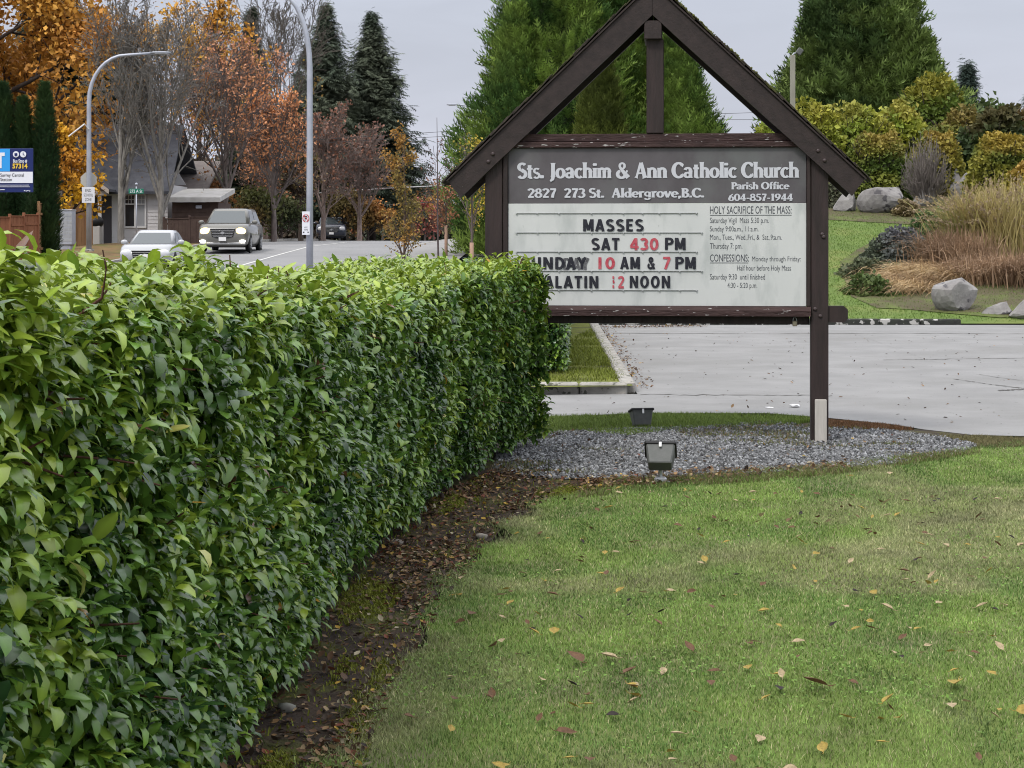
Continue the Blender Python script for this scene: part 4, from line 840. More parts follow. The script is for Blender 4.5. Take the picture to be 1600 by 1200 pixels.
def fir(name, x, ytop, Y, hw, n_br, cols, label, seed=0, gap=.0, group=None, zlo=.12, size=1., droop=.25):
    r = plant(name, x, Y, label, 'tree', group); b = np.array(r.location); s = Y / F; H = EYE - (ytop - HOR) * s - b[2]; W = hw * s
    mb = MB(); tubes(mb, [[b[0], b[1], b[2] - .1], [b[0], b[1], b[2] + H * .5], [b[0], b[1], b[2] + H * .97]], [H * .016, H * .01, .03], 7, (.07, .055, .045)); attach(mb.build('trunk', m_bark), r)
    t = zlo + (1 - zlo) * rng.random(n_br) ** .9; a = rng.uniform(0, 6.283, n_br); rad = W * np.minimum((1 - t) ** .66 * 1.12 + .03, .85 + .15 * rng.random(n_br)) * rng.uniform(.4, 1.25, n_br)
    o = np.column_stack([np.cos(a), np.sin(a), 0 * a]); q = np.linspace(0, 1, 6)
    z = b[2] + t * H; pts = np.stack([np.column_stack([b[0] + o[:, 0] * rad * k, b[1] + o[:, 1] * rad * k, z + rad * (.12 * k - droop * 1.9 * k ** 2 + .28 * k ** 4)]) for k in q], 1)
    mb = MB(); tubes(mb, pts, np.column_stack([.05 * (1 - q * .8)] * n_br).T if False else np.tile(.05 * (1 - .8 * q), (n_br, 1)), 3, (.06, .05, .04)); attach(mb.build('branches', m_bark), r)
    m = 34; i = np.repeat(np.arange(n_br), m); f = rng.uniform(.12, 1, len(i)) ** .8; k = np.minimum((f * 5).astype(int), 4); fr = f * 5 - k
    pos = pts[i, k] * (1 - fr)[:, None] + pts[i, k + 1] * fr[:, None] + rng.normal(0, .16, (len(i), 3)) * np.array([1, 1, 1.5]); side = np.column_stack([-o[i, 1], o[i, 0], 0 * f]) * np.where(rng.random(len(i)) > .5, 1, -1)[:, None]
    d = o[i] * .6 + side * .7 + np.array([0, 0, -.35]) + rdir(len(i)) * .35; ln_ = (.5 + .5 * (1 - f)) * np.clip(rad[i] * .5, .5, 1.9) * rng.uniform(.6, 1.2, len(i)) * size
    mb = MB(); mb.inst(FT, FFc, pos, frames(d, np.tile([0, 0, 1.], (len(i), 1)) + rdir(len(i)) * .5), np.column_stack([ln_, ln_ * 1.1, ln_]), cols(pos)); attach(mb.build('crown', m_needle), r)
    return r
orange = blend((.56, .30, .055), (.44, .20, .04), .35, 1); GRY = (.25, .235, .215)
broadleaf('maple_tree', -30, -170, 95, dict(r=.4, rmin=.02, lv=[(18, .2, .95, .46, 60, .04, .06), (8, .25, 1, .5, 45, .03, .09), (7, .25, 1, .5, 45, 0, .1)]), 'huge orange leaved maple at the far left edge', 40000, .28, orange, (.06, .045, .04), jit=.4)
broadleaf('maple_tree', 100, 196, 84, dict(r=.16, rmin=.012, lv=[(9, .15, .95, .40, 40, .08, .06), (7, .2, 1, .5, 45, 0, .09), (6, .25, 1, .5, 45, 0, .1)]), 'small golden yellow tree between the column cedars and the house', 2600, .22, blend((.60, .34, .02), (.48, .22, .03), .6, 2), (.08, .06, .05))
dkf = blend((.04, .055, .036), (.065, .08, .048), .25, 4); dkf2 = blend((.062, .082, .058), (.115, .135, .092), .25, 5)
fir('fir_tree', 84, -60, 128, 125, 620, dkf, 'tall dark fir behind the orange maple, its tip above the picture', 1, size=1.2)
fir('fir_tree', 165, 50, 122, 84, 420, dkf, 'shorter dark fir behind the bare trees over the grey house', 2, size=1.3)
fir('fir_tree', 393, 14, 170, 60, 300, dkf, 'dark fir rising behind the pink and orange tree', 3, size=1.2)
fir('fir_tree', 510, 10, 146, 76, 600, dkf2, 'left of the two tall dark firs behind the near lamp post', 4, size=1.2)
fir('fir_tree', 582, 24, 150, 84, 700, dkf2, 'right and broader of the two tall dark firs behind the near lamp post', 5, size=1.05)
fir('fir_tree', 466, 112, 156, 34, 200, dkf2, 'lower dark fir just left of the lamp post, beside the two tall firs', 6, size=1.1)
fir('fir_tree', 626, 190, 158, 32, 180, dkf2, 'small dark fir at the right foot of the two tall firs', 7, size=1.1)
broadleaf('bare_tree', 189, 18, 88, vase(10, 24, .12), 'bare grey street tree in front of the house porch', 500, .12, blend((.25, .15, .06), (.2, .12, .06)), GRY)
broadleaf('bare_tree', 252, 42, 88, vase(11, 30, .10), 'bare grey street tree right of the house window', 700, .12, blend((.25, .15, .06), (.2, .12, .06)), GRY)
pink = blend((.58, .27, .13), (.47, .23, .13), .5, 6)
broadleaf('cherry_tree', 352, 62, 98, vase(12, 42, .07), 'twiggy tree with salmon pink leaves behind the grey van', 4600, .17, pink, (.17, .14, .13), keep=lambda p: .25 + .75 * ss(fbm(p * .3, 9), .35, .6))
broadleaf('cherry_tree', 428, 150, 104, vase(11, 40, .07), 'salmon and orange leaved tree just left of the near lamp post', 3800, .17, blend((.66, .28, .10), (.54, .25, .12), .5, 6), (.17, .14, .13), lean=(-.02, 0))
broadleaf('maple_tree', 312, 28, 112, vase(10, 34, .08), 'golden orange tree behind the two bare street trees', 4600, .24, blend((.64, .36, .06), (.54, .27, .045), .4, 8), (.09, .07, .06))
broadleaf('birch_tree', 432, 8, 135, vase(10, 28, .10, .016), 'tall sparse yellow tree with bare top twigs left of the lamp post', 2600, .26, blend((.44, .28, .05), (.3, .2, .06), .3, 12), (.16, .14, .12), keep=lambda p: ss(-p[:, 2], -14.5, -8))
plum = (.27, .205, .18)
broadleaf('bare_tree', 415, 196, 116, vase(12, 40, .06, .016), 'purple brown twiggy tree at the foot of the salmon tree', 900, .2, pink, plum)
broadleaf('bare_tree', 505, 184, 120, vase(12, 40, .06, .016), 'purple brown twiggy tree right behind the near lamp post', 1100, .2, blend((.3, .15, .10), (.24, .13, .10)), plum)
broadleaf('bare_tree', 562, 212, 124, vase(12, 42, .06, .016), 'purple brown twiggy tree in front of the broad fir', 900, .2, blend((.32, .16, .10), (.24, .13, .10)), plum)
broadleaf('bare_tree', 470, 250, 112, vase(12, 44, .05, .016), 'low brown twiggy tree beside the lamp post over the dark pickup', 1500, .2, blend((.22, .12, .06), (.12, .10, .04)), (.11, .085, .07))
for (x, yt, Y, n_, c, lab) in ((330, 285, 100, 900, ((.32, .15, .04), (.2, .09, .04)), 'rusty leaved bush behind the dark brown shed'), (398, 300, 104, 1300, ((.09, .10, .03), (.2, .13, .05)), 'olive and tan bush behind the grey van'), (440, 310, 110, 1300, ((.05, .075, .03), (.09, .10, .04)), 'dark green bush beside the no parking sign'),
        (535, 300, 128, 1300, ((.34, .16, .05), (.14, .11, .04)), 'orange speckled bush behind the dark pickup'), (575, 320, 128, 1300, ((.40, .17, .05), (.24, .15, .05)), 'orange leaved bush just left of the golden young tree')):
    broadleaf('bush', x, yt, Y, dict(r=.08, rmin=.014, lv=[(14, .03, .9, .75, 45, .08, .06), (7, .2, 1, .5, 40, .04, .09), (5, .2, 1, .5, 40, 0, .1)]), lab, n_ * 2, .2, blend(*c), (.09, .07, .06), jit=.2, cat='bush')
gold = blend((.36, .19, .045), (.22, .17, .05), 1.6, 15)
broadleaf('young_tree', 632, 190, 60, dict(r=.045, rmin=.006, lv=[(22, .05, .98, .30, 42, .10, .05), (8, .2, 1, .5, 40, .05, .09)]), 'narrow golden leaved young tree standing just behind the hedge', 2600, .085, gold, (.14, .10, .08), jit=.06)
broadleaf('sapling', 684, 133, 52, dict(r=.032, rmin=.005, lv=[(11, .45, .85, .16, 50, .12, .08), (4, .3, 1, .5, 40, .0, .1)]), 'thin almost leafless sapling against the pale sky left of the sign', 90, .06, blend((.22, .09, .05), (.16, .07, .05)), (.13, .10, .10), jit=.04)
broadleaf('young_tree', 697, 285, 72, dict(r=.05, rmin=.007, lv=[(12, .35, .98, .38, 38, .10, .05), (7, .2, 1, .5, 40, .05, .09)]), 'small pinkish orange street tree with a tan trunk wrap near the far pavement', 420, .10, blend((.36, .15, .09), (.3, .2, .05)), (.15, .11, .10), jit=.08)
broadleaf('young_tree', 737, 186, 56, dict(r=.05, rmin=.006, lv=[(16, .3, .98, .30, 38, .10, .05), (7, .2, 1, .5, 40, .05, .09)]), 'yellow topped young tree beside the left eave of the sign', 1100, .085, blend((.60, .40, .04), (.34, .29, .05), .8, 18), (.14, .11, .10), jit=.08, keep=lambda p: .25 + .75 * ss(p[:, 0], -1.35, -.95))
def guard(x, Y, h, lab):
    X = (x - 800) * Y / F; z = gz(X, Y); mb = MB(); th = np.arange(12) * math.pi / 6
    loft(mb, [[[.06 * math.cos(a), .06 * math.sin(a), q] for a in th] for q in (0, h * .5, h)]); o = mb.build('trunk_wrap', M('tan trunk wrap', (.38, .25, .18), (.3, .19, .14), 8, .9)); o.location = (X, Y, z); tag(o, lab, 'tree guard', 'trunk wraps on the young street trees')
guard(697, 72, 1.3, 'tan wrap round the trunk of the pinkish street tree'); guard(737, 56, 1.2, 'tan wrap round the trunk of the yellow topped tree')
far = [(598, 300, 190, ((.30, .19, .05), (.20, .17, .06)), 'pale gold'), (622, 318, 200, ((.46, .28, .03), (.36, .2, .03)), 'yellow'), (646, 292, 215, ((.42, .20, .04), (.3, .14, .04)), 'tall orange'), (664, 318, 185, ((.34, .10, .08), (.26, .09, .07)), 'wine red'),
       (678, 290, 230, ((.28, .13, .07), (.2, .11, .06)), 'rust brown'), (700, 322, 200, ((.14, .13, .06), (.18, .13, .07)), 'olive'), (722, 325, 190, ((.30, .2, .05), (.12, .12, .05)), 'mottled gold'), (748, 300, 210, ((.34, .25, .04), (.16, .17, .05)), 'yellow green'), (775, 310, 210, ((.2, .18, .05), (.14, .14, .05)), 'dull green'), (560, 315, 200, ((.30, .12, .06), (.2, .1, .05)), 'russet')]
for (x, yt, Y, c, w) in far:
    broadleaf('street_tree', x, yt, Y, dict(r=.14, rmin=.02, lv=[(11, .2, .95, .6, 42, .06, .06), (7, .2, 1, .5, 40, .03, .09)]), f'{w} street tree far down the road', 1500, .36, blend(*c), (.1, .08, .07), jit=.35, group='trees far down the road')
gg = blend((.045, .065, .04), (.07, .085, .05), .2, 19)
for x, yt, w in ((607, 335, 'left'), (690, 338, 'middle'), (760, 335, 'right')):
    broadleaf('street_tree', x, yt, 235, dict(r=.2, rmin=.02, lv=[(13, .05, .95, .8, 55, .04, .06), (8, .2, 1, .6, 45, .02, .09)]), f'dark green broad tree closing the end of the road, {w}most of the three', 2600, .5, gg, jit=.6, group='trees far down the road')
# arborvitae by the bus stop
av = blend((.022, .05, .018), (.04, .075, .024), 1.1, 21)
for (x, yt, hw, lab) in ((4, 134, 26, 'broad dark green cedar at the left picture edge behind the bus stop sign'), (36, 156, 17, 'narrow dark green cedar in the middle of the group behind the bus stop sign'), (70, 134, 21, 'pointed dark green cedar right of the bus stop sign')):
    column_conifer('cedar_tree', x, yt, 72, hw, 400, 6000, .26, av, lab, group='column cedars behind the bus stop sign', prof=lambda t: np.minimum(1, (1 - t) * 2.2) ** .7 * (.75 + .25 * ss(t, 0, .25)), wob=.14, seed=x)
column_conifer('shrub', 46, 298, 71, 14, 400, 1200, .2, av, 'low dark green shrub at the foot of the column cedars', prof=lambda t: np.sqrt(np.maximum(1 - t ** 2, 0)), seed=3, cat='shrub')
# the bright cedars behind the sign
bc = lambda sd: blend((.07, .135, .034), (.20, .285, .06), .9, sd, .5)
cp = lambda t: np.minimum(1, (1 - t) * 1.35 + .04) ** .85
column_conifer('cedar_tree', 868, -150, 74, 142, 400, 17000, .62, bc(31), 'tall bright green cedar behind the left rafter of the sign', prof=cp, seed=31, up=.6, wob=.2)
column_conifer('cedar_tree', 806, 20, 72, 56, 400, 7000, .5, bc(32), 'lower bright green cedar at the left flank behind the left eave of the sign', prof=cp, seed=32, wob=.2)
column_conifer('cedar_tree', 1000, -70, 76, 104, 400, 14000, .6, bc(33), 'bright green cedar behind the king post of the sign', prof=cp, seed=33, up=.6, wob=.2)
column_conifer('cedar_tree', 938, 100, 68, 42, 400, 4500, .5, blend((.08, .10, .025), (.13, .16, .03), .8, 34), 'olive green young cedar framed between left rafter and king post', prof=cp, seed=34, wob=.15)
column_conifer('cedar_tree', 1056, 66, 73, 50, 400, 6000, .5, bc(35), 'lower green cedar showing between king post and right rafter', prof=cp, seed=35, wob=.2)
# right hand big cedar
rc = lambda sd: blend((.07, .115, .04), (.185, .25, .075), .8, sd, .5)
column_conifer('cedar_tree', 1350, -105, 76, 150, 262, 17000, .75, rc(41), 'broad green cedar towering over the bank on the right', prof=lambda t: (1 - t) ** .88 + .02, seed=41, wob=.3, core=.6, up=.45)
column_conifer('cedar_tree', 1277, 16, 75, 58, 262, 5200, .6, rc(42), 'shorter dark cedar leaning out beside the wooden lamp pole', prof=lambda t: (1 - t) ** .88 + .02, seed=42, wob=.28, core=.6, up=.45)
column_conifer('cedar_tree', 1432, 62, 74, 60, 262, 5600, .62, rc(43), 'shorter dark cedar on the right flank of the broad cedar', prof=lambda t: (1 - t) ** .88 + .02, seed=43, wob=.28, core=.6, up=.45)
fir('fir_tree', 1512, 104, 112, 42, 260, blend((.05, .075, .06), (.07, .095, .075), .3, 44), 'hazy blue green fir far right behind the shrubs', 44, size=1.0)
fir('fir_tree', 1612, 150, 120, 30, 200, blend((.05, .075, .06), (.07, .095, .075), .3, 45), 'blue green fir cut by the right picture edge', 45)
broadleaf('sapling', 1555, 148, 60, dict(r=.05, rmin=.008, lv=[(12, .3, .98, .4, 45, .05, .06), (5, .3, 1, .5, 40, .0, .1)]), 'loose leafy sapling standing above the shrubs at the right', 420, .2, blend((.07, .12, .04), (.10, .14, .05)), cat='tree')
# shrubs on the bank
def dome(name, x, y0, y1, rx, Y, n, size, cols, label, topc=None, core=True, twig=False, cat='shrub', group='shrubs on the bank', lump=.42, seed=0):
    # a lumpy dome; rows y0 (top) to y1 (foot), half width rx in photo pixels
    X = (x - 800) * Y / F; s = Y / F; z0 = gz(X, Y); zt = EYE - (y0 - HOR) * s; zb = max(z0 - .3, EYE - (y1 - HOR) * s); h = zt - zb; W = rx * s
    r = empty(name, (X, Y, z0), 0, label, cat, group); d = rdir(n); d[:, 2] = np.abs(d[:, 2]) * 1.1 - .12; d = nrm(d); d[:, 1] -= .25 * (rng.random(n) < .4); d = nrm(d)
    q = 1 + lump * 2 * (fbm(d * 2.3 + seed, seed) - .5); rad = q * (1 - .25 * rng.random(n) ** 2)
    pos = np.array([X, Y, zb]) + d * rad[:, None] * np.array([W, W * .85, h]); pos[:, 2] = np.maximum(pos[:, 2], ground_z(pos[:, 0], pos[:, 1]) + .02); c = cols(pos)
    if topc is not None: m = (ss(d[:, 2] + (fbm(pos * 1.5, seed + 3) - .5) * .8, .62, .95) * .55)[:, None]; c = c * (1 - m) + np.array(topc) * rng.uniform(.7, 1.3, (n, 1)) * m
    mb = MB(); leaves(mb, pos, rng.uniform(.7, 1.3, n) * size, c, d, .5); attach(mb.build('foliage', m_leaf), r)
    mb = MB(); m = 40; a = rng.uniform(0, 6.28, m); e_ = np.column_stack([np.cos(a) * W * .8, np.sin(a) * W * .7, rng.uniform(.3, .9, m) * h])
    tubes(mb, np.stack([np.tile([X, Y, z0 - .05], (m, 1)), np.array([X, Y, zb]) + e_ * np.array([.55, .55, .6]), np.array([X, Y, zb]) + e_], 1), np.tile([.03, .02, .008], (m, 1)), 4, (.08, .06, .05)); attach(mb.build('stem', m_bark), r)['kind'] = 'stuff'
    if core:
        mb = MB(); v = IV2 * np.array([W, W * .85, h]) * .74; v[:, 2] = np.maximum(v[:, 2], -.1); mb.add(v + [X, Y, zb], IF2, (.03, .04, .014)); attach(mb.build('dark_core', m_leaf), r)  # solid filler in a dark colour, standing in for shade inside the shrub
    return r
bm = bmesh.new(); bmesh.ops.create_icosphere(bm, subdivisions=3, radius=1); bm.verts.ensure_lookup_table()
IV2 = np.array([v.co[:] for v in bm.verts]); IF2 = np.array([[v.index for v in f.verts] for f in bm.faces]); bm.free()
yg = lambda sd: blend((.19, .25, .035), (.33, .34, .05), 1.1, sd, .35)
OR = (.40, .26, .07)
dome('rhododendron', 1266, 172, 260, 56, 60, 3800, .17, yg(50), 'yellow green shrub beside the right rafter, under the wooden lamp pole', (.36, .30, .05), seed=50)
dome('rhododendron', 1205, 196, 270, 40, 62, 2200, .17, yg(51), 'green shrub showing through the gable beside the right rafter', seed=51)
dome('rhododendron', 1335, 170, 268, 70, 61, 4600, .17, yg(52), 'broad yellow green shrub with dusty orange tips under the big cedar', (.34, .29, .07), seed=52)
dome('rhododendron', 1405, 168, 262, 58, 62.5, 3600, .17, yg(53), 'yellow green shrub with brown tinted top in the middle of the bank', (.30, .25, .06), seed=53)
dome('rhododendron', 1452, 128, 245, 66, 64, 5600, .17, blend((.11, .16, .026), (.2, .22, .035), 1, 54), 'tallest green and yellow rounded shrub below the big cedar', (.30, .26, .04), seed=54)
dome('azalea', 1372, 207, 306, 58, 55, 6500, .12, blend((.08, .125, .024), (.19, .21, .035), 1.6, 55), 'round clipped shrub with an orange top above the white boulder', OR, seed=55, lump=.24)
dome('azalea', 1462, 210, 292, 44, 56, 3600, .12, blend((.16, .17, .03), (.32, .27, .05), 1.6, 56), 'loose golden orange shrub next to the bare grey shrub', OR, seed=56)
dome('azalea', 1492, 176, 250, 50, 59.5, 3800, .14, blend((.10, .13, .028), (.19, .19, .04), 1.4, 57), 'russet topped shrub below the hazy fir', (.26, .17, .06), seed=57)
dome('rhododendron', 1548, 180, 278, 58, 58, 5200, .2, blend((.04, .065, .022), (.08, .105, .03), 1.2, 58), 'dark green large leaved shrub at the right of the bank', (.14, .10, .045), seed=58)
dome('rhododendron', 1610, 170, 270, 44, 59, 3400, .2, blend((.045, .07, .024), (.09, .10, .03), 1.2, 59), 'dark green shrub cut by the right picture edge', (.2, .11, .05), seed=59)
dome('azalea', 1572, 210, 298, 60, 52.5, 6200, .115, blend((.10, .13, .024), (.25, .24, .04), 1.6, 60), 'round clipped shrub with a gold top beside the standing stones', (.40, .26, .05), seed=60, lump=.24)
dome('azalea', 1604, 256, 325, 42, 50, 3600, .105, blend((.28, .25, .04), (.38, .27, .05), 1.6, 61), 'golden orange clipped shrub at the right picture edge', (.44, .25, .08), seed=61, lump=.14)
dome('perennial', 1462, 334, 388, 48, 47, 2600, .14, blend((.07, .13, .045), (.12, .18, .06), 1.5, 62), 'fresh green leafy perennials between the boulders and tall grass', core=False, seed=62, group='plants in the planting bed')
dome('lavender', 1402, 362, 422, 54, 44.5, 3400, .10, blend((.14, .15, .15), (.10, .12, .08), 1.5, 63), 'grey green lavender mound at the lawn edge of the bed', (.16, .15, .18), seed=63, group='plants in the planting bed')
dome('lavender', 1352, 405, 452, 38, 42, 2200, .10, blend((.12, .14, .08), (.09, .11, .05), 1.5, 64), 'low greyish green groundcover at the pointed corner of the bed', seed=64, group='plants in the planting bed')
dome('groundcover', 1362, 438, 486, 44, 40, 2400, .10, blend((.08, .12, .035), (.13, .15, .05), 1.5, 65), 'low mossy green groundcover in front of the tan grass', core=False, seed=65, group='plants in the planting bed')
dome('groundcover', 1421, 318, 348, 24, 51.5, 1500, .12, blend((.13, .13, .045), (.17, .13, .06), 1.5, 66), 'thin dry groundcover between the two upper boulders', core=False, seed=66, group='plants in the planting bed')
dome('groundcover', 1308, 286, 335, 18, 53.2, 900, .14, blend((.12, .13, .08), (.16, .16, .11), 1.5, 67), 'grey green tuft beside the right sign post', core=False, seed=67, group='plants in the planting bed')
def bare_shrub(x, y0, y1, rx, Y, label):
    X = (x - 800) * Y / F; s = Y / F; z0 = gz(X, Y); H = EYE - (y0 - HOR) * s - z0; r = empty('bare_shrub', (X, Y, z0), 0, label, 'shrub', 'shrubs on the bank'); W = rx * s
    mb = MB(); n = 420; a = rng.uniform(0, 6.28, n); f = np.sqrt(rng.random(n)); e_ = np.column_stack([np.cos(a) * f * W, np.sin(a) * f * W, H * rng.uniform(.45, 1.02, n) * (1 - .45 * f ** 2)]); b = np.array([X, Y, z0])
    tubes(mb, np.stack([b + e_ * [.1, .1, 0], b + e_ * [.5, .5, .45] + rng.normal(0, .07, (n, 3)), b + e_ * [.85, .85, .75] + rng.normal(0, .09, (n, 3)), b + e_ + rng.normal(0, .06, (n, 3))], 1), np.tile([.012, .01, .008, .006], (n, 1)), 3, (.235, .205, .185)); attach(mb.build('twigs', m_bark), r)
bare_shrub(1446, 205, 300, 40, 53.5, 'bare grey mauve twiggy shrub between the orange topped shrubs')
# ornamental grasses: bundles of arching blades
def tuft(name, x, y, Y, n, L_, spread, lean, cols, label, w=.012, plume=False, base=.25, upb=1.0):
    X = (x - 800) * Y / F; z = gz(X, Y); r = empty(name, (X, Y, z), 0, label, 'grass', 'tufts of ornamental grass'); a = rng.uniform(0, 6.28, n); f = rng.random(n) ** .7
    o = np.column_stack([np.cos(a) * f * spread + lean[0], np.sin(a) * f * spread + lean[1], np.zeros(n)]); l = .88 * L_ * rng.uniform(.55, 1.1, n)
    b = np.column_stack([X + rng.normal(0, base, n), Y + rng.normal(0, base, n), np.zeros(n)]); b[:, 2] = ground_z(b[:, 0], b[:, 1])
    q = np.linspace(0, 1, 6); dr = np.linalg.norm(o, axis=1)
    path = np.stack([b + o * (l * k ** 1.4)[:, None] + np.array([0, 0, 1.]) * (l * (upb * k - (.25 + .55 * np.minimum(dr, 1.2)) * k ** 2.2))[:, None] for k in q], 1)
    path[:, :, 2] = np.maximum(path[:, :, 2], ground_z(path[:, :, 0], path[:, :, 1]) + .02)
    sd = nrm(np.cross(path[:, -1] - path[:, 0], np.array([0, 0, 1.]))) + rdir(n) * .4; ww = (w * np.array([.7, 1, .9, .7, .45, .1]))[None, :, None] * sd[:, None]
    v = np.concatenate([path - ww, path + ww], 1); i = np.arange(5); ft = np.stack([i, i + 1, i + 7, i + 6], 1); fs = (ft[None] + (np.arange(n) * 12)[:, None, None]).reshape(-1, 4)
    mb = MB(); mb.add(v.reshape(-1, 3), fs, np.repeat(cols(path[:, 3]), 12, 0)); attach(mb.build('blades', m_grass), r)
    if plume:
        k = rng.choice(n, n // 7); tp = path[k][:, -3:]; mb = MB()
        m = 22; i = np.repeat(np.arange(len(k)), m); f = rng.random(len(i)) * 1.99; j = f.astype(int); fr = (f - j)[:, None]; pos = tp[i, j] * (1 - fr) + tp[i, j + 1] * fr + rng.normal(0, .015, (len(i), 3))
        d = tp[i, j + 1] - tp[i, j]; mb.inst(LFT, LFF, pos, frames(nrm(d) + rdir(len(i)) * .5, rdir(len(i))), rng.uniform(.03, .07, len(i)), np.array([.36, .28, .19]) * rng.uniform(.7, 1.3, (len(i), 1))); attach(mb.build('plumes', m_grass), r)
    return r
tan = blend((.52, .39, .22), (.40, .28, .16), 1.5, 70); tang = blend((.44, .36, .16), (.23, .25, .08), 1., 71); brn = blend((.38, .26, .165), (.27, .18, .115), 1.6, 72)
tuft('ornamental_grass', 1545, 420, 45, 1500, 2.3, .55, (-.25, -.1), tang, 'tall straw and green grass with pale plumes arching to the left', .012, True, .45, 1.15)
tuft('ornamental_grass', 1598, 410, 46, 1300, 2.2, .5, (-.05, -.1), tang, 'tall straw coloured grass at the right picture edge', .012, True, .45, 1.15)
tuft('ornamental_grass', 1495, 430, 43.5, 1300, 1.5, .6, (-.2, -.15), brn, 'pinkish brown grass in the middle of the bed', .011, False, .45)
tuft('ornamental_grass', 1452, 455, 41.5, 1500, 1.25, .6, (-.65, -.25), tan, 'tan grass combed flat to the left above the lowest boulder', .010, False, .4, .8)
tuft('ornamental_grass', 1412, 465, 40.5, 1300, .95, .6, (-.6, -.3), tan, 'low tan grass spilling towards the lawn corner', .010, False, .35, .75)
tuft('ornamental_grass', 1545, 455, 41.5, 1200, 1.2, .6, (-.1, -.2), brn, 'brown grass behind the lowest boulder', .011, False, .4, .9)
tuft('ornamental_grass', 1605, 455, 41.2, 1200, 1.3, .6, (-.1, -.2), brn, 'brown grass above the boulder at the right picture edge', .011, False, .4, .95)
# boulders
def boulder(x0, x1, y0, y1, label, seed, sh=(1, 1)):
    c = bank_pt((x0 + x1) / 2, y1 - 3); Y = c[1]; s = Y / F; w = (x1 - x0) * s / 2; h = (y1 - y0) * s; rg = np.random.default_rng(seed); v = IV2.copy()
    for k in range(8):
        d = nrm(rg.normal(size=3)); d[2] = abs(d[2]) * .8; d = nrm(d); cut = rg.uniform(.30, .62); q = v @ d; v = v - np.maximum(q - cut, 0)[:, None] * d
    v = v * (1 + .14 * (fbm(v * 2.5 + seed, seed)[:, None] - .5)); v[:, 0] = (v[:, 0] - v[:, 0].min()) / np.ptp(v[:, 0]) * 2 - 1; v[:, 2] = (v[:, 2] - v[:, 2].min()) / np.ptp(v[:, 2])
    v[:, 0] += sh[0] * (v[:, 2] - .5) * .6
    v = v * np.array([w, w * .8, h * 1.12]); mb = MB(); mb.add(v, IF2); o = mb.build('boulder', m_rock, None, False); o.location = (c[0], c[1] + w * .3, c[2] - h * .08); tag(o, label, 'boulder', 'boulders on the bank')
boulder(1456, 1531, 439, 491, 'large grey angular boulder at the lower edge of the bed', 3, (.5, 0)); boulder(1538, 1586, 476, 497, 'small pale flat boulder lying on the lawn edge', 5); boulder(1584, 1650, 466, 503, 'grey boulder cut by the right picture edge', 8)
boulder(1303, 1341, 300, 335, 'small white boulder just right of the sign eave', 11, (.3, 0)); boulder(1339, 1411, 296, 337, 'big whitish domed boulder below the orange topped shrub', 14); boulder(1428, 1466, 296, 327, 'pale pointed boulder right of the domed one', 17, (.2, 0))
boulder(1484, 1503, 266, 312, 'upright pale standing stone, left of the pair', 21); boulder(1488, 1523, 274, 320, 'upright grey standing stone, right of the pair', 24)
# more of the wood behind the road
fir('fir_tree', 128, 30, 132, 75, 420, dkf, 'dark ragged fir between the two larger firs on the left', 7, size=1.3)
fir('fir_tree', 218, 104, 128, 55, 300, dkf, 'low dark fir showing through the bare street trees', 8, size=1.3)
def wood_mass(name, pts, Y, n, size, cols, label):
    mb = MB(); px = np.array([p[0] for p in pts], float); py = np.array([p[1] for p in pts], float); x = rng.uniform(px[0], px[-1], n); yt = np.interp(x, px, py) + (fbm(np.column_stack([x * .035, x * 0, x * 0]), 3) - .5) * 46
    y = yt + (392 - yt) * rng.random(n) ** .9; d = Y + rng.uniform(-6, 6, n); pos = np.column_stack([(x - 800) * d / F, d, EYE - (y - HOR) * d / F]); leaves(mb, pos, rng.uniform(.6, 1.4, n) * size, cols(pos))
    tag(mb.build(name, m_leaf), label, 'wood', kind='stuff')
wood_mass('far_wood', ((-80, 190), (60, 180), (140, 190), (230, 220), (290, 250), (400, 270), (470, 280), (560, 285), (600, 318), (700, 338), (800, 335)), 262, 26000, .95, blend((.075, .072, .055), (.13, .095, .07), .06, 90, .4), 'dull brown and green wood closing the view behind the road')
# ------------------------------------------------------------------ houses, fences, mailbox
def slabm(mb, a, b, c, d, t):               # a sloping roof slab: four upper corners, thickness t downwards
    v = np.array([a, b, c, d], float); w = v - [0, 0, t]; mb.add(np.concatenate([v, w]), [[0, 1, 2, 3], [7, 6, 5, 4], [0, 4, 5, 1], [1, 5, 6, 2], [2, 6, 7, 3], [3, 7, 4, 0]])
def lap(mb, x0, x1, y, z0, z1, step=.17):
    z = z0
    while z < z1 - .02:
        h = min(step, z1 - z); mb.add([[x0, y - .022, z], [x1, y - .022, z], [x1, y - .002, z + h], [x0, y - .002, z + h], [x0, y, z], [x1, y, z]], [[0, 1, 2, 3], [4, 5, 1, 0]]); z += step
HY = 92.; hs = HY / F
def hx(x): return (x - 800) * hs
def hzz(y): return EYE - (y - HOR) * hs
gzv = gz(hx(200), HY); house = empty('house', (hx(205), HY, gzv), 0, 'grey lap sided house with dark roof, porch gable and white framed window', 'house')
hp_ = lambda mb, n, m, par=house, sm=False: attach(mb.build(n, m, None, sm), house) if par is house else mb.build(n, m, par, sm)
mb = MB(); cbox(mb, ((hx(146) + hx(262)) / 2, HY + 4.5, (gzv + 4.0) / 2 + .0), (hx(262) - hx(146), 9, 4.0 - gzv + .4), ch=.01); lap(mb, hx(146), hx(192), HY, gzv, 4.0); lap(mb, hx(231), hx(262), HY, gzv, 4.0); lap(mb, hx(192), hx(231), HY, gzv, hzz(358)); lap(mb, hx(192), hx(231), HY, hzz(301), 4.0); hp_(mb, 'wall', m_siding)
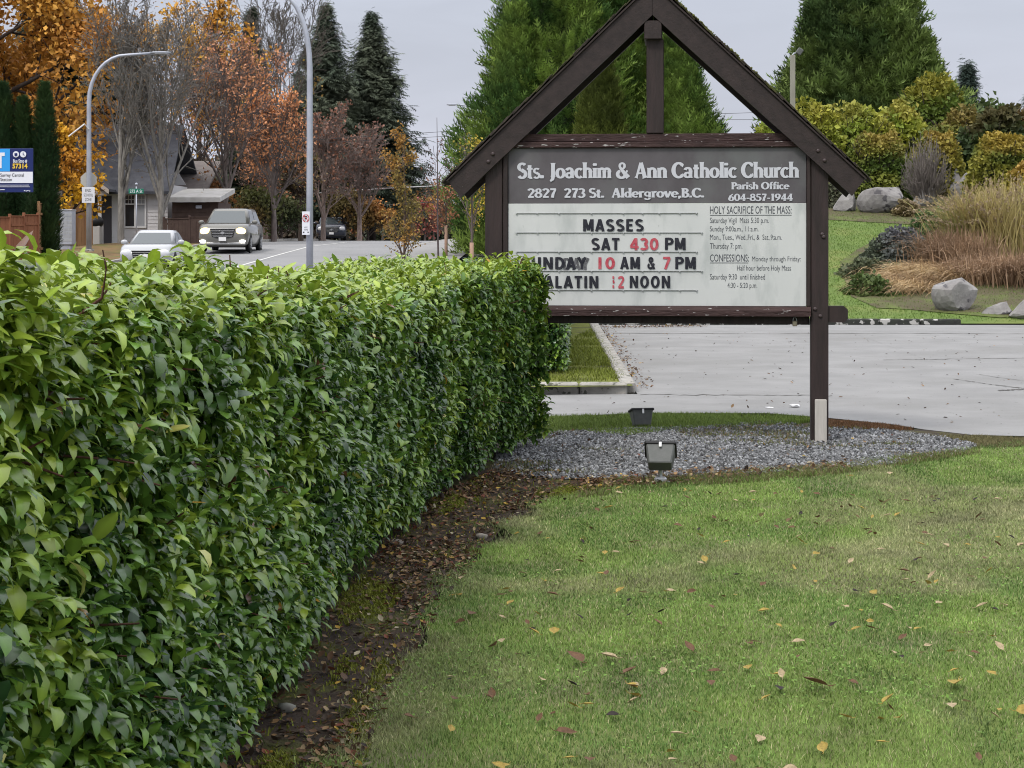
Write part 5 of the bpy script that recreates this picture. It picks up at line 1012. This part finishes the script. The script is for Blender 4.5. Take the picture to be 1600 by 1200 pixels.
zr = 7.3; mb = MB(); slabm(mb, (hx(96), HY - .5, 3.85), (hx(268), HY - .5, 3.85), (hx(262), HY + 4.5, zr), (hx(96), HY + 4.5, zr), .14); slabm(mb, (hx(96), HY + 4.52, zr), (hx(262), HY + 4.52, zr), (hx(268), HY + 9.5, 3.85), (hx(96), HY + 9.5, 3.85), .14); hp_(mb, 'roof', m_roof)
# porch gable
pk, el, er, ze, yf = hx(138), hx(94), hx(184), hzz(297), HY - 1.8; zp = hzz(262)
mb = MB(); slabm(mb, (el, yf - .2, ze), (pk, yf - .2, zp), (pk, HY + 2.2, zp), (el, HY + 2.2, ze), .12); slabm(mb, (pk, yf - .2, zp), (er, yf - .2, ze), (er, HY + 2.2, ze), (pk, HY + 2.2, zp), .12); hp_(mb, 'porch_roof', m_roof)
mb = MB(); prism(mb, [(el + .15, ze - .1), (er - .15, ze - .1), (pk, zp - .14)], (0, yf + .02, 0), (1, 0, 0), (0, 0, 1), (0, 1, 0), .1); hp_(mb, 'gable', M('brown gable shingle', (.16, .11, .09), (.2, .14, .115), 9, .9))
for (x0, x1) in ((el, pk), (er, pk)):
    mb = MB(); prism(mb, [(x0, ze - .02), (x1, zp - .02), (x1, zp - .24), (x0, ze - .24)], (0, yf - .26, 0), (1, 0, 0), (0, 0, 1), (0, 1, 0), .05); hp_(mb, 'fascia', M('tan fascia', (.42, .36, .31), rough=.8))
mb = MB(); cbox(mb, ((el + er) / 2, yf + .05, ze - .2), (er - el - .3, .16, .2), ch=.01); hp_(mb, 'porch_beam', M('porch beam', (.30, .26, .23), rough=.8))
for x in (101, 168):
    mb = MB(); cbox(mb, (hx(x), yf + .08, (gzv + ze - .3) / 2), (.16, .16, ze - .3 - gzv), ch=.01); cbox(mb, (hx(x), yf + .08, gzv + .5), (.3, .3, 1.), ch=.02); hp_(mb, 'porch_column', M('pale column', (.46, .44, .43), rough=.7))
mb = MB(); cbox(mb, (hx(160), HY - .03, (gzv + hzz(306)) / 2), (.9, .03, hzz(306) - gzv), ch=.005); hp_(mb, 'door', M('dark door', (.05, .045, .05), rough=.5))
wx0, wx1, wz0, wz1 = hx(193.5), hx(229), hzz(356.5), hzz(303); wm = (wx0 + wx1) / 2; tz = hzz(319)
mb = MB()
for (a, b, c, d) in ((wx0, wx1, wz1 - .07, wz1), (wx0, wx1, wz0, wz0 + .09), (wx0, wx0 + .08, wz0 + .09, wz1 - .07), (wx1 - .08, wx1, wz0 + .09, wz1 - .07), (wm - .04, wm + .04, wz0 + .09, wz1 - .07), (wx0 + .08, wm - .04, tz - .03, tz + .03), (wm + .04, wx1 - .08, tz - .03, tz + .03)):
    cbox(mb, ((a + b) / 2, HY - .03, (c + d) / 2), (b - a, .09, d - c), ch=.004)
for k in (1, 2):
    for h0, h1 in ((wx0 + .08, wm - .04), (wm + .04, wx1 - .08)):
        cbox(mb, (h0 + (h1 - h0) * k / 3, HY - .03, (tz + wz1 - .04) / 2), (.02, .05, wz1 - tz - .1), ch=.002)
for h0, h1 in ((wx0 + .08, wm - .04), (wm + .04, wx1 - .08)): cbox(mb, ((h0 + h1) / 2, HY - .031, (tz + wz1 - .04) / 2), (h1 - h0, .04, .02), ch=.002)
wf = hp_(mb, 'window', M('white window frame', (.62, .62, .62), rough=.5))
for h0, h1, m in ((wx0, wm, m_glass), (wm, wx1, M('window blind', (.30, .31, .33), rough=.4))):
    mb = MB(); cbox(mb, ((h0 + h1) / 2, HY - .012, (wz0 + wz1) / 2), (h1 - h0 - .02, .012, wz1 - wz0 - .02), ch=.002); attach(mb.build('pane', m, None, False), house).parent = wf; 
    p_ = bpy.data.objects[-1] if False else wf.children[-1]; p_.matrix_parent_inverse = Matrix.Identity(4)
# a second house corner, and the shed with the pale roof
Y2 = 98.; h2s = Y2 / F; X0, X1 = (259 - 800) * h2s, (318 - 800) * h2s; z2 = gz(X0, Y2); hB = empty('house', ((X0 + X1) / 2, Y2, z2), 0, 'grey sided house corner behind the shed with a brownish roof', 'house'); ztop = EYE - (262 - HOR) * h2s
mb = MB(); cbox(mb, ((X0 + X1) / 2, Y2 + 4, (z2 + ztop - 1) / 2), (X1 - X0, 8, ztop - 1 - z2), ch=.01); lap(mb, X0, X1, Y2, z2, ztop - 1); 
prism(mb, [(X0, ztop - 1), (X0 + 1.1, ztop - 1), (X0 + .55, ztop - .1)], (0, Y2 - .02, 0), (1, 0, 0), (0, 0, 1), (0, 1, 0), .1); attach(mb.build('wall', m_siding, None, False), hB)
mb = MB(); slabm(mb, (X0 - .3, Y2 - .5, ztop - 1.05), (X1 + .3, Y2 - .5, ztop - 1.05), (X1 + .3, Y2 + 4, ztop + .5), (X0 + .8, Y2 + 4, ztop + .5), .14); attach(mb.build('roof', M('brown roof', (.15, .13, .125), (.19, .17, .16), 3, .95), None, False), hB)
Y3 = 90.; s3_ = Y3 / F; X0, X1 = (264 - 800) * s3_, (346 - 800) * s3_; z3 = gz(X0, Y3); sh = empty('shed', ((X0 + X1) / 2, Y3, z3), 0, 'dark brown shed with a pale flat roof behind the dark fence', 'shed'); zt = EYE - (316 - HOR) * s3_
mb = MB(); cbox(mb, ((X0 + X1) / 2, Y3 + 2, (z3 + zt) / 2), (X1 - X0 - .3, 4, zt - z3), ch=.01); lap(mb, X0 + .15, X1 - .15, Y3, z3, zt, .22); attach(mb.build('wall', m_fencedk, None, False), sh)
mb = MB(); slabm(mb, (X0, Y3 - .5, zt + .22), (X1, Y3 - .5, zt + .22), (X1, Y3 + 4.4, zt + .75), (X0, Y3 + 4.4, zt + .75), .22); attach(mb.build('roof', M('pale roof sheet', (.36, .35, .33), (.48, .47, .46), 2, .7), None, False), sh)
mb = MB(); xl = (311 - 800) * s3_; cbox(mb, (xl, Y3 - .08, zt - .22), (.28, .1, .16), ch=.02); attach(mb.build('lamp', m_galv, None, False), sh)
def fence(label, pts, mat, post=True, bw=.15, zdown=.0):
    # pts: (x photo, top row, Y); boards stand between consecutive points
    P0 = pts[0]; X0 = (P0[0] - 800) * P0[2] / F; r = empty('fence', (X0, P0[2], gz(X0, P0[2])), 0, label, 'fence'); bd = MB(); posts = []
    for (xa, ya, Ya), (xb, yb, Yb) in zip(pts[:-1], pts[1:]):
        a = np.array([(xa - 800) * Ya / F, Ya]); b = np.array([(xb - 800) * Yb / F, Yb]); l = np.linalg.norm(b - a); n = max(1, int(l / bw)); rot = rotz(math.atan2(b[1] - a[1], b[0] - a[0])); zt = EYE - (ya - HOR) * Ya / F
        for i in range(n):
            c = a + (b - a) * (i + .5) / n; zg = gz(c[0], c[1]); t = zt + rng.normal(0, .006); cbox(bd, (c[0], c[1], (zg + t) / 2), (l / n - .008, .022, t - zg), rot, ch=.004)
        c = (a + b) / 2; zg = gz(c[0], c[1])
        for q in (.2, .82): cbox(bd, (c[0] + rot[0, 1] * .05 * -1, c[1] + .045, zg + (zt - zg) * q), (l - .02, .04, .09), rot, ch=.004)
        cbox(bd, (c[0], c[1] - .004, zt + .02), (l, .09, .035), rot, ch=.006)
        posts.append((a, zt)); 
    posts.append((b, zt)); attach(bd.build('board_panel', mat, None, False), r)
    for p, zt in posts:
        mb = MB(); zg = gz(p[0], p[1]); cbox(mb, (p[0], p[1] + .02, (zg + zt + .1) / 2), (.1, .1, zt + .1 - zg), ch=.012); attach(mb.build('post', mat, None, False), r)
fence('red brown board fence in stepped panels at the left picture edge', [(-70, 342, 68), (-28, 340, 68.6), (15, 338.5, 69.2), (37, 336.5, 69.8), (59, 331.5, 70.4)], m_fence)
fence('taller tan board fence between the stepped fence and the mail boxes', [(60, 318.5, 71), (80, 318, 73.5)], m_fencetan)
fence('tan board fence with taller posts left of the house', [(78, 307, 86), (100, 305.5, 86.2), (116, 307.5, 86.5), (143, 308, 87)], m_fencetan)
fence('dark low fence with one taller post in front of the brown shed', [(256, 342, 87.6), (296, 340, 87.8), (352, 341, 88)], m_fencedk)
# grill on the porch
X, Y = hx(167), HY - 2.6; gr = empty('barbecue', (X, Y, gz(X, Y)), 0, 'dark lidded barbecue on a pale cabinet in front of the house porch', 'barbecue'); mb = MB(); cbox(mb, (0, 0, .45), (.55, .45, .9), ch=.03); mb.build('cabinet', M('pale cabinet', (.4, .38, .36), rough=.6), gr, False)
mb = MB(); mb.add(IV2 * np.array([.42, .3, .3]) + [0, 0, 1.08], IF2); mb.build('lid', m_black, gr)
# community mail box
my = 79.; X = (97 - 800) * my / F; z = gz(X, my); mbx = empty('mailbox', (X, my, z), R(-8), 'grey community mail box block with rows of doors beside the tan fence', 'mailbox'); H = EYE - (328 - HOR) * my / F - z; W = 33 * my / F
mb = MB(); cbox(mb, (0, .2, .3 + (H - .3) / 2), (W, .42, H - .3), ch=.02); cbox(mb, (0, .2, H - .01), (W + .04, .48, .05), ch=.015); mb.build('cabinet', m_galv, mbx, False)
mb = MB(); cbox(mb, (0, .2, .15), (W * .8, .3, .3), ch=.02); mb.build('pedestal', m_galv, mbx, False)
dcol = M('mail box door', (.30, .31, .33), (.36, .37, .39), 5, .5)
for i in range(5):
    for j in range(8):
        if i < 2 and j < 4: continue
        mb = MB(); cbox(mb, (-W / 2 + W * (i + .5) / 5, -.012, .42 + (H - .55) * (7.5 - j) / 8), (W / 5 - .02, .012, (H - .55) / 8 - .02), ch=.003); d_ = mb.build('mail_door', dcol, mbx, False)
mb = MB(); cbox(mb, (-W * .3, -.014, H * .60), (W * .38, .014, (H - .55) / 2 - .03), ch=.003); pd = mb.build('parcel_door', dcol, mbx, False)
th = np.arange(20) * math.pi / 10
def disc(mb, c, rx, rz, t=.006, col=(1, 1, 1)): loft(mb, [[[c[0] + rx * math.cos(a), c[1] - q, c[2] + rz * math.sin(a)] for a in th] for q in (0, t)], col)
mb = MB(); disc(mb, (-W * .2, -.022, H * .69), .115, .115, .004, (.5, .04, .04)); disc(mb, (-W * .2 + .02, -.0265, H * .69), .06, .035, .003, (.75, .75, .75)); mb.build('emblem', m_plain, mbx, False)
mb = MB(); cbox(mb, (-W * .22, -.005, H - .14), (.36, .012, .09), ch=.002, col=(.7, .72, .75)); cbox(mb, (-W * .22, -.0125, H - .14), (.28, .004, .03), ch=.001, col=(.08, .15, .5)); mb.build('label_plate', m_plain, mbx, False)
# ------------------------------------------------------------------ street lamps, road signs, wires
def lamp_post(x, Y, yb, ytop, dx_curve, dx_end, label, extra=None, r=.1):
    X = (x - 800) * Y / F; z = gz(X, Y); s = Y / F; root = empty('street_lamp', (X, Y, z), 0, label, 'street lamp', 'curved steel street lamps'); sg = np.sign(dx_curve)
    zb_, zt = EYE - (yb - HOR) * s - z, EYE - (ytop - HOR) * s - z; a = abs(dx_curve) * s; pts = [(0, 0, 0), (0, 0, zb_ * .5), (0, 0, zb_)]; rr = [r, r * .92, r * .82]
    for k in range(1, 9): q = k / 8 * math.pi / 2; pts.append((sg * a * (1 - math.cos(q)), 0, zb_ + (zt - zb_) * .96 * math.sin(q))); rr.append(r * (.8 - .3 * k / 8))
    e_ = abs(dx_end) * s; pts.append((sg * (a + (e_ - a) * .6), 0, zb_ + (zt - zb_) * 1.0)); rr.append(r * .42)
    mb = MB(); tubes(mb, [pts], [rr], 8, cap=True); mb.build('pole', m_galv, root)
    mb = MB(); th = np.arange(8) * math.pi / 4; x0 = sg * (a + (e_ - a) * .55); x1 = sg * e_; rings = [[[x0 + (x1 - x0) * f, w * math.cos(t) * .16, zt + .02 + .05 * w * math.sin(t)] for t in th] for f, w in ((0, .4), (.15, .9), (.7, 1), (1, .6))]; loft(mb, rings); lm = mb.build('luminaire', m_galv, root)
    mb = MB(); cbox(mb, (x0 + (x1 - x0) * .55, 0, zt - .03), (abs(x1 - x0) * .6, .2, .03), ch=.01); mb.build('lens', m_lamplens, lm, False)
    mb = MB(); cbox(mb, (0, 0, .1), (r * 3.2, r * 3.2, .2), ch=.02); mb.build('base', m_kerb, root, False); return root
l1 = lamp_post(484, 54, 106, -14, -48, -150, 'nearest tall steel street lamp, its arm curving left out of the picture', r=.1)
l2 = lamp_post(139, 77, 158, 83, 58, 127, 'steel street lamp on the far pavement with its arm reaching right', r=.11)
mb = MB(); tubes(mb, [[[0, -.1, 5.0], [-.12, -.25, 5.2], [-.75, -.3, 4.7]]], [[.035, .035, .03]], 6, cap=True); mb.build('bracket', m_white, l2, False)
lamp_post(533, 150, 300, 245, 40, 64, 'distant steel street lamp beyond the crest with its arm reaching right', r=.12)
lamp_post(772, 107, 205, 164, -34, -74, 'steel street lamp mostly hidden by the left cedar, arm reaching left', r=.1)
def sign_plate(name, px0, px1, py0, py1, Y, label, m, t=.012, cat='sign', poly=None):
    s = Y / F; X0, X1 = (px0 - 800) * s, (px1 - 800) * s; Z0, Z1 = EYE - (py1 - HOR) * s, EYE - (py0 - HOR) * s; c = np.array([(X0 + X1) / 2, Y, (Z0 + Z1) / 2]); r = empty(name, c, 0, label, cat)
    mb = MB()
    if poly is None: cbox(mb, (0, 0, 0), (X1 - X0, t, Z1 - Z0), ch=.003)
    else: prism(mb, [(p[0] * (X1 - X0) / 2, p[1] * (Z1 - Z0) / 2) for p in poly], (0, -t / 2, 0), (1, 0, 0), (0, 0, 1), (0, 1, 0), t)
    mb.build('plate', m, r, False)
    def to3(d=0.): return lambda px, py: ((px - 800) * s - c[0], -t / 2 - .003 - d, EYE - (py - HOR) * s - c[2])
    def rect(a, b, y0, y1, col, d=0., n='panel'):
        f = to3(d); p, q = np.array(f(a, y1)), np.array(f(b, y0)); mb = MB(); cbox(mb, (p + q) / 2, (q[0] - p[0], .003, q[2] - p[2]), ch=.0005); return mb.build(n, col, r, False)
    return r, to3, rect
m_navy = M('navy sign', (.012, .022, .115), rough=.4); m_sky = M('light blue sign', (.03, .30, .72), rough=.4); m_yel = M('yellow lettering', (.75, .5, .05), rough=.5); m_sw = M('white sign face', (.70, .71, .76), rough=.45); m_blk = M('black lettering', (.015, .015, .018), rough=.5)
r, to3, rect = sign_plate('bus_stop_sign', -50, 52, 232, 300.5, 18.0, 'blue and white bus stop sign cut by the left picture edge', m_navy, cat='bus stop sign')
rect(-50, 16, 232.6, 268, m_sky); rect(-50, 51.6, 268.4, 286, m_sw)
mb = MB(); f = to3(.004)
def tq(mb, a, b, y0, y1): p, q = np.array(f(a, y1)), np.array(f(b, y0)); cbox(mb, (p + q) / 2, (q[0] - p[0], .003, q[2] - p[2]), ch=.0005)
tq(mb, -18, 8, 238.5, 244); tq(mb, -9, 3.2, 244.01, 263); mb.build('emblem', m_sw, r, False)
for (cx, cy) in ((25.6, 241.2), (36.8, 241.2)):
    mb = MB(); c = f(cx, cy); disc(mb, c, .029, .029, .003); mb.build('icon', m_sw, r, False)
mb = MB(); c = f(25.6, 241.2); cbox(mb, (c[0], c[1] - .006, c[2]), (.026, .003, .022), ch=.0008); cbox(mb, (c[0], c[1] - .006, c[2] - .0135), (.022, .003, .004), ch=.0008)
c = f(36.8, 241.2); tubes(mb, [[(c[0], c[1] - .006, c[2] + .018), (c[0], c[1] - .006, c[2]), (c[0] + .012, c[1] - .006, c[2] - .009)]], [[.003] * 3], 4); mb.build('icon_mark', m_navy, r, False)
letters('lettering', 'Bus Stop #', 21, 43, 249, 254, m_sw, r, to3(.004), .02); letters('lettering', '57314', 20, 43.5, 256, 263, m_yel, r, to3(.004), .035); letters('lettering', 'Surrey Central', 1, 37.5, 271, 276, m_blk, r, to3(.005), 0.); letters('lettering', 'Station', 1, 19, 278, 283, m_blk, r, to3(.005), 0.)
mb = MB()
for (a, b, y) in ((-40, 46, 289.3), (-40, 47, 292)): tq(mb, a, b, y - .35, y + .35)
for k in range(4): tq(mb, 38 + k * 2.6, 40 + k * 2.6, 297.3 + .5 * (k % 2), 298.6 + .5 * (k % 2))
tq(mb, -10, 8, 296, 297); mb.build('small_print', m_sw, r, False)
mb = MB(); tubes(mb, [[(-.33, .03, -2.1), (-.33, .03, 0), (-.33, .03, .5)]], [[.03] * 3], 8, cap=True); mb.build('pole', m_galv, r); r.location.z += 0
ok8 = [(math.cos(R(22.5 + 45 * k)) * 1.08, math.sin(R(22.5 + 45 * k)) * 1.08) for k in range(8)]
r, to3, rect = sign_plate('road_sign', 126, 151, 269.5, 293, 77.2, 'pale back of an eight sided sign behind the far lamp post', M('sign back', (.46, .45, .42), rough=.5), poly=ok8)
r, to3, rect = sign_plate('road_sign', 128, 148, 292.3, 317, 76.8, 'white END SCHOOL ZONE sign on the far lamp post', m_sw)
for i, t in enumerate(('END', 'SCHOOL', 'ZONE')): letters('lettering', t, (133.5, 131, 133)[i], (142.5, 145.5, 143)[i], 295.5 + 7 * i, 300 + 7 * i, m_blk, r, to3(), 0.)
r, to3, rect = sign_plate('road_sign', 472, 484, 330.5, 367, 53.8, 'white no parking sign with a red ring on the nearest lamp post', m_sw)
f = to3(.002); c = f(478, 341); mb = MB(); a = np.linspace(0, 2 * math.pi, 21); tubes(mb, [[[c[0] + .085 * math.cos(q), c[1], c[2] + .13 * math.sin(q) * .8] for q in a]], [[.011] * 21], 5); tubes(mb, [[[c[0] - .06, c[1], c[2] + .07], [c[0], c[1], c[2]], [c[0] + .06, c[1], c[2] - .07]]], [[.01] * 3], 5); mb.build('ring', M('red ring', (.45, .03, .03), rough=.5), r)
letters('lettering', 'P', 476, 480.3, 337.5, 345, m_blk, r, to3(0.001), .02); letters('lettering', 'ANY', 475.5, 480.5, 354, 356.5, m_blk, r, to3(), 0.); letters('lettering', 'TIME', 475, 481, 358, 360.3, m_blk, r, to3(), 0.)
mb = MB(); f = to3(.001)
for x in (474.6, 481.5): tq(mb, x - 1, x + 1, 362, 363.8)
mb.build('arrow', m_blk, r, False)
r, to3, rect = sign_plate('street_name_sign', 201, 224.5, 294.8, 302.5, 82, 'small green street name sign on a thin post in front of the house window', M('green sign', (.01, .16, .10), rough=.5)); letters('lettering', '272 A St', 203, 222.5, 296.4, 301, m_sw, r, to3(), .01)
mb = MB(); tubes(mb, [[(0, .05, -2.3), (0, .05, .2)]], [[.03, .03]], 7, cap=True); mb.build('post', m_galv, r); mb = MB(); mb.add(IV * .07 + [0, .05, .3], IF); mb.build('finial', m_galv, r)
def wire(pts, Y, rad, m, label):
    q = np.array([P(x, y, Y) for x, y in pts]); mb = MB(); tubes(mb, [q], [[rad] * len(q)], 5); tag(mb.build('overhead_wire', m), label, 'wire')
wire([(300, 232), (420, 223), (560, 214), (735, 203), (960, 187), (1115, 178), (1300, 172), (1700, 170)], 118, .014, m_wire, 'upper thin wire crossing the pale sky behind the trees and sign')
wire([(300, 238), (420, 229), (560, 220), (735, 211), (960, 194), (1115, 187), (1300, 187), (1700, 192)], 118, .014, m_wire, 'lower thin wire crossing the pale sky behind the trees and sign')
wire([(440, 306), (520, 300), (600, 294.5), (690, 290), (780, 288)], 130, .035, m_cable, 'thick pale cable behind the golden young tree')
wire([(600, 321), (660, 316.5), (760, 312)], 130, .03, m_wire, 'dark cable low over the far street trees')
# wooden lamp pole on the right
X = (1238.5 - 800) * 58 / F; z = gz(X, 58); lp = empty('lamp_pole', (X, 58, z), 0, 'square grey wooden lamp pole with a tilted floodlight in front of the big cedar', 'lamp pole'); zt = EYE - (86 - HOR) * 58 / F - z
mb = MB(); cbox(mb, (0, 0, zt / 2), (.145, .145, zt), ch=.01); mb.build('pole', M('grey weathered pole', (.22, .21, .175), (.29, .28, .24), 10, .9, stretch=(1, 1, .15)), lp, False)
mb = MB(); tubes(mb, [[(0, 0, zt), (.03, 0, zt + .05), (.14, 0, zt + .06)]], [[.025] * 3], 6); mb.build('arm', m_galv, lp); mb = MB(); cbox(mb, (.2, -.02, zt + .1), (.17, .2, .2), roty(R(35)), ch=.02); fl = mb.build('lamp_head', m_fgrey, lp, False); mb = MB(); cbox(mb, (.255, -.02, zt + .055), (.012, .15, .15), roty(R(40)), ch=.003); mb.build('lens', m_lamplens, fl, False)
# ------------------------------------------------------------------ vehicles (fronts face the camera, along -Y)
def rring(hx_, yf, yr, rr, z, k=4):
    o = []
    for (cx, cy, a0) in ((hx_ - rr, yr - rr, 0), (-hx_ + rr, yr - rr, 90), (-hx_ + rr, yf + rr, 180), (hx_ - rr, yf + rr, 270)):
        for i in range(k + 1): a = R(a0 + 90 * i / k); o.append([cx + rr * math.cos(a), cy + rr * math.sin(a), z])
    return o
def wheel(root, x, y, r, w):
    s = 1 if x > 0 else -1; th = np.arange(20) * math.pi / 10
    def rings(pr): return [[[x + s * dx, y + q * math.cos(t), r + q * math.sin(t)] for t in th] for dx, q in pr]
    mb = MB(); loft(mb, rings([(-w, r * .6), (-w, r * .93), (-w * .8, r), (-.03, r), (.0, r * .93), (.005, r * .66), (-.02, r * .62)])); wl = mb.build('wheel', m_tyre, root)
    mb = MB(); loft(mb, rings([(-.03, r * .64), (.0, r * .64), (.004, r * .55), (-.012, r * .5)])); 
    for k in range(7):
        a = k * 2 * math.pi / 7; cbox(mb, (x + s * -.002, y + .3 * r * math.cos(a), r + .3 * r * math.sin(a)), (.02, r * .52, r * .13), rotx(a), ch=.004)
    mb.build('rim', m_rim, wl, False)
def car(name, X, Y, rz, Ln, W, H, belt, paint, label, hood, ws, rb, rs, lit=False, wr=.34, grille='wide', cat='car', zc=.22, z=None, back=False):
    root = empty(name, (X, Y, gz(X, Y) + .0 if z is None else z), rz, label, cat); f, b = -Ln / 2, Ln / 2; h = W / 2
    hz = belt - .04
    mb = MB(); loft(mb, [rring(h * .84, f + .2, b - .15, .2, zc), rring(h * .96, f + .06, b - .05, .25, zc + .12), rring(h, f, b, .3, zc + .36), rring(h * 1.0, f + .03, b, .32, belt - .28), rring(h * .985, f + .12, b - .03, .34, belt - .10), rring(h * .95, f + .26, b - .09, .34, belt - .02), rring(h * .88, f + .42, b - .2, .3, belt + .01)]); mb.build('body', paint, root)
    lo = dict(hx=h * .90, yf=f + hood, yr=b - rb, z=belt - .01); hi = dict(hx=h * .72, yf=f + hood + ws, yr=b - rb - rs, z=H - .07)
    mb = MB(); loft(mb, [rring(lo['hx'], lo['yf'], lo['yr'], .16, lo['z']), rring(hi['hx'], hi['yf'], hi['yr'], .2, hi['z']), rring(hi['hx'] * .93, hi['yf'] + .1, hi['yr'] - .1, .2, H - .015), rring(hi['hx'] * .6, hi['yf'] + .4, hi['yr'] - .4, .2, H)]); mb.build('cabin', paint, root)
    def lerp(k, t): return lo[k] * (1 - t) + hi[k] * t
    def glass(nm, quads, m):
        mb = MB()
        for q in quads: mb.add(np.array(q), [[0, 1, 2, 3]])
        return mb.build(nm, m, root, False)
    t0, t1 = .10, .93
    def fr(t, e): return [e * (lerp('hx', t) - .11), lerp('yf', t) - .014, lerp('z', t)]
    def re(t, e): return [e * (lerp('hx', t) - .13), lerp('yr', t) + .014, lerp('z', t)]
    glass('windscreen', [[fr(t0, -1), fr(t0, 1), fr(t1, 1), fr(t1, -1)]], m_wind); glass('rear_window', [[re(t0, 1), re(t0, -1), re(t1, -1), re(t1, 1)]], m_glass)
    for e in (-1, 1):
        for (u0, u1) in ((.07, .46), (.50, .93)):
            def sd(t, u): return [e * (lerp('hx', t) + .012), lerp('yf', t) + .12 + (lerp('yr', t) - lerp('yf', t) - .24) * u, lerp('z', t)]
            q = [sd(t0, u0), sd(t0, u1), sd(t1, u1), sd(t1, u0)]; glass('side_window', [q if e > 0 else q[::-1]], m_glass)
        mb = MB(); mb.add(IV2 * np.array([.12, .07, .085]) + [e * (h + .09), f + hood + .35, belt + .08], IF2); cbox(mb, (e * (h - .01), f + hood + .36, belt + .04), (.12, .04, .04), ch=.01); mb.build('mirror', paint, root)
        for y in (-.305 * Ln, .30 * Ln):
            mb = MB(); th = np.arange(24) * math.pi / 12; loft(mb, [[[e * (h - .06 + q), y + (wr + .06) * math.cos(t), wr + (wr + .06) * math.sin(t)] for t in th] for q in (0, .064)]); mb.build('wheel_arch', m_black, root, False); wheel(root, e * (h + .012), y, wr, .2)
        lz = belt - .30; mb = MB(); mb.add(IV2 * np.array([.22, .12, .15]) + [e * h * .70, f + .11, lz], IF2); hl = mb.build('tail_lamp' if back else 'headlight', M('red tail lamp', (.3, .01, .01), rough=.3) if back else (m_lamp if lit else m_lamplens), root)
        if lit: mb = MB(); mb.add(IV2 * np.array([.13, .06, .05]) + [e * h * .8, f + .03, zc + .22], IF2); mb.build('running_light', m_drl, root)
    if grille:
        mb = MB(); gz0, gz1 = belt - .52, belt - .2; rg = [[(sx, f - .012 + dy, zz) for sx, zz in ((-h * .5, gz1), (h * .5, gz1), (h * .42, gz0), (h * .2, gz0 - .06), (-h * .2, gz0 - .06), (-h * .42, gz0))] for dy in (0.06, 0.)]; loft(mb, rg); gg_ = mb.build('grille', m_black, root, False)
        mb = MB()
        for k in range(6): cbox(mb, (0, f - .018, gz0 + .0 + (gz1 - gz0) * k / 5.), (h * (.78 + .04 * k), .014, .018), ch=.004)
        disc(mb, (0, f - .024, (gz0 + gz1) / 2), .075, .06, .01); mb.build('grille_bar', m_chrome, gg_, False)
    mb = MB(); cbox(mb, (0, f + .05, zc + .12), (h * 1.86, .14, .09), ch=.03); mb.build('bumper', m_chrome if lit else m_black, root, False); mb = MB(); cbox(mb, (0, f - .035, zc + .30), (.3, .012, .15), ch=.004); mb.build('licence_plate', m_white, root, False)
    mb = MB(); cbox(mb, (0, 0, zc + .02), (W * .8, Ln * .8, .12), ch=.03); mb.build('underbody', m_black, root, False)
    return root
X = (348 - 800) * 77 / F; car('van', X, 77 + 2.5, R(0), 5.1, 2.0, 1.78, 1.13, m_paint_g, 'grey people carrier with lit headlights coming over the rise', 1.15, .85, .06, .38, True, .36, cat='van')
X = (224 - 800) * 64 / F; car('car', X, 64 + 2.3, R(1), 4.6, 1.76, 1.40, .90, m_paint_w, 'white saloon car half hidden behind the hedge', 1.25, .85, .62, .75, False, .31, zc=.2, z=gz(X, 64) - .03)
X = (512 - 800) * 126 / F; car('pickup', X, 126 + 2.3, R(6), 5.0, 1.95, 1.62, 1.12, m_paint_d, 'dark blue pickup just beyond the crest of the road', 1.5, .7, 1.5, .3, False, .38, cat='pickup')
X = (750 - 800) * 140 / F; car('car', X, 140 + 2.2, R(0), 4.5, 1.9, 1.62, 1.02, m_paint_s, 'silver car far away beside the left post of the sign', .3, .5, 1.2, .7, False, .33, grille='', back=True, z=gz(X, 140) + .14)
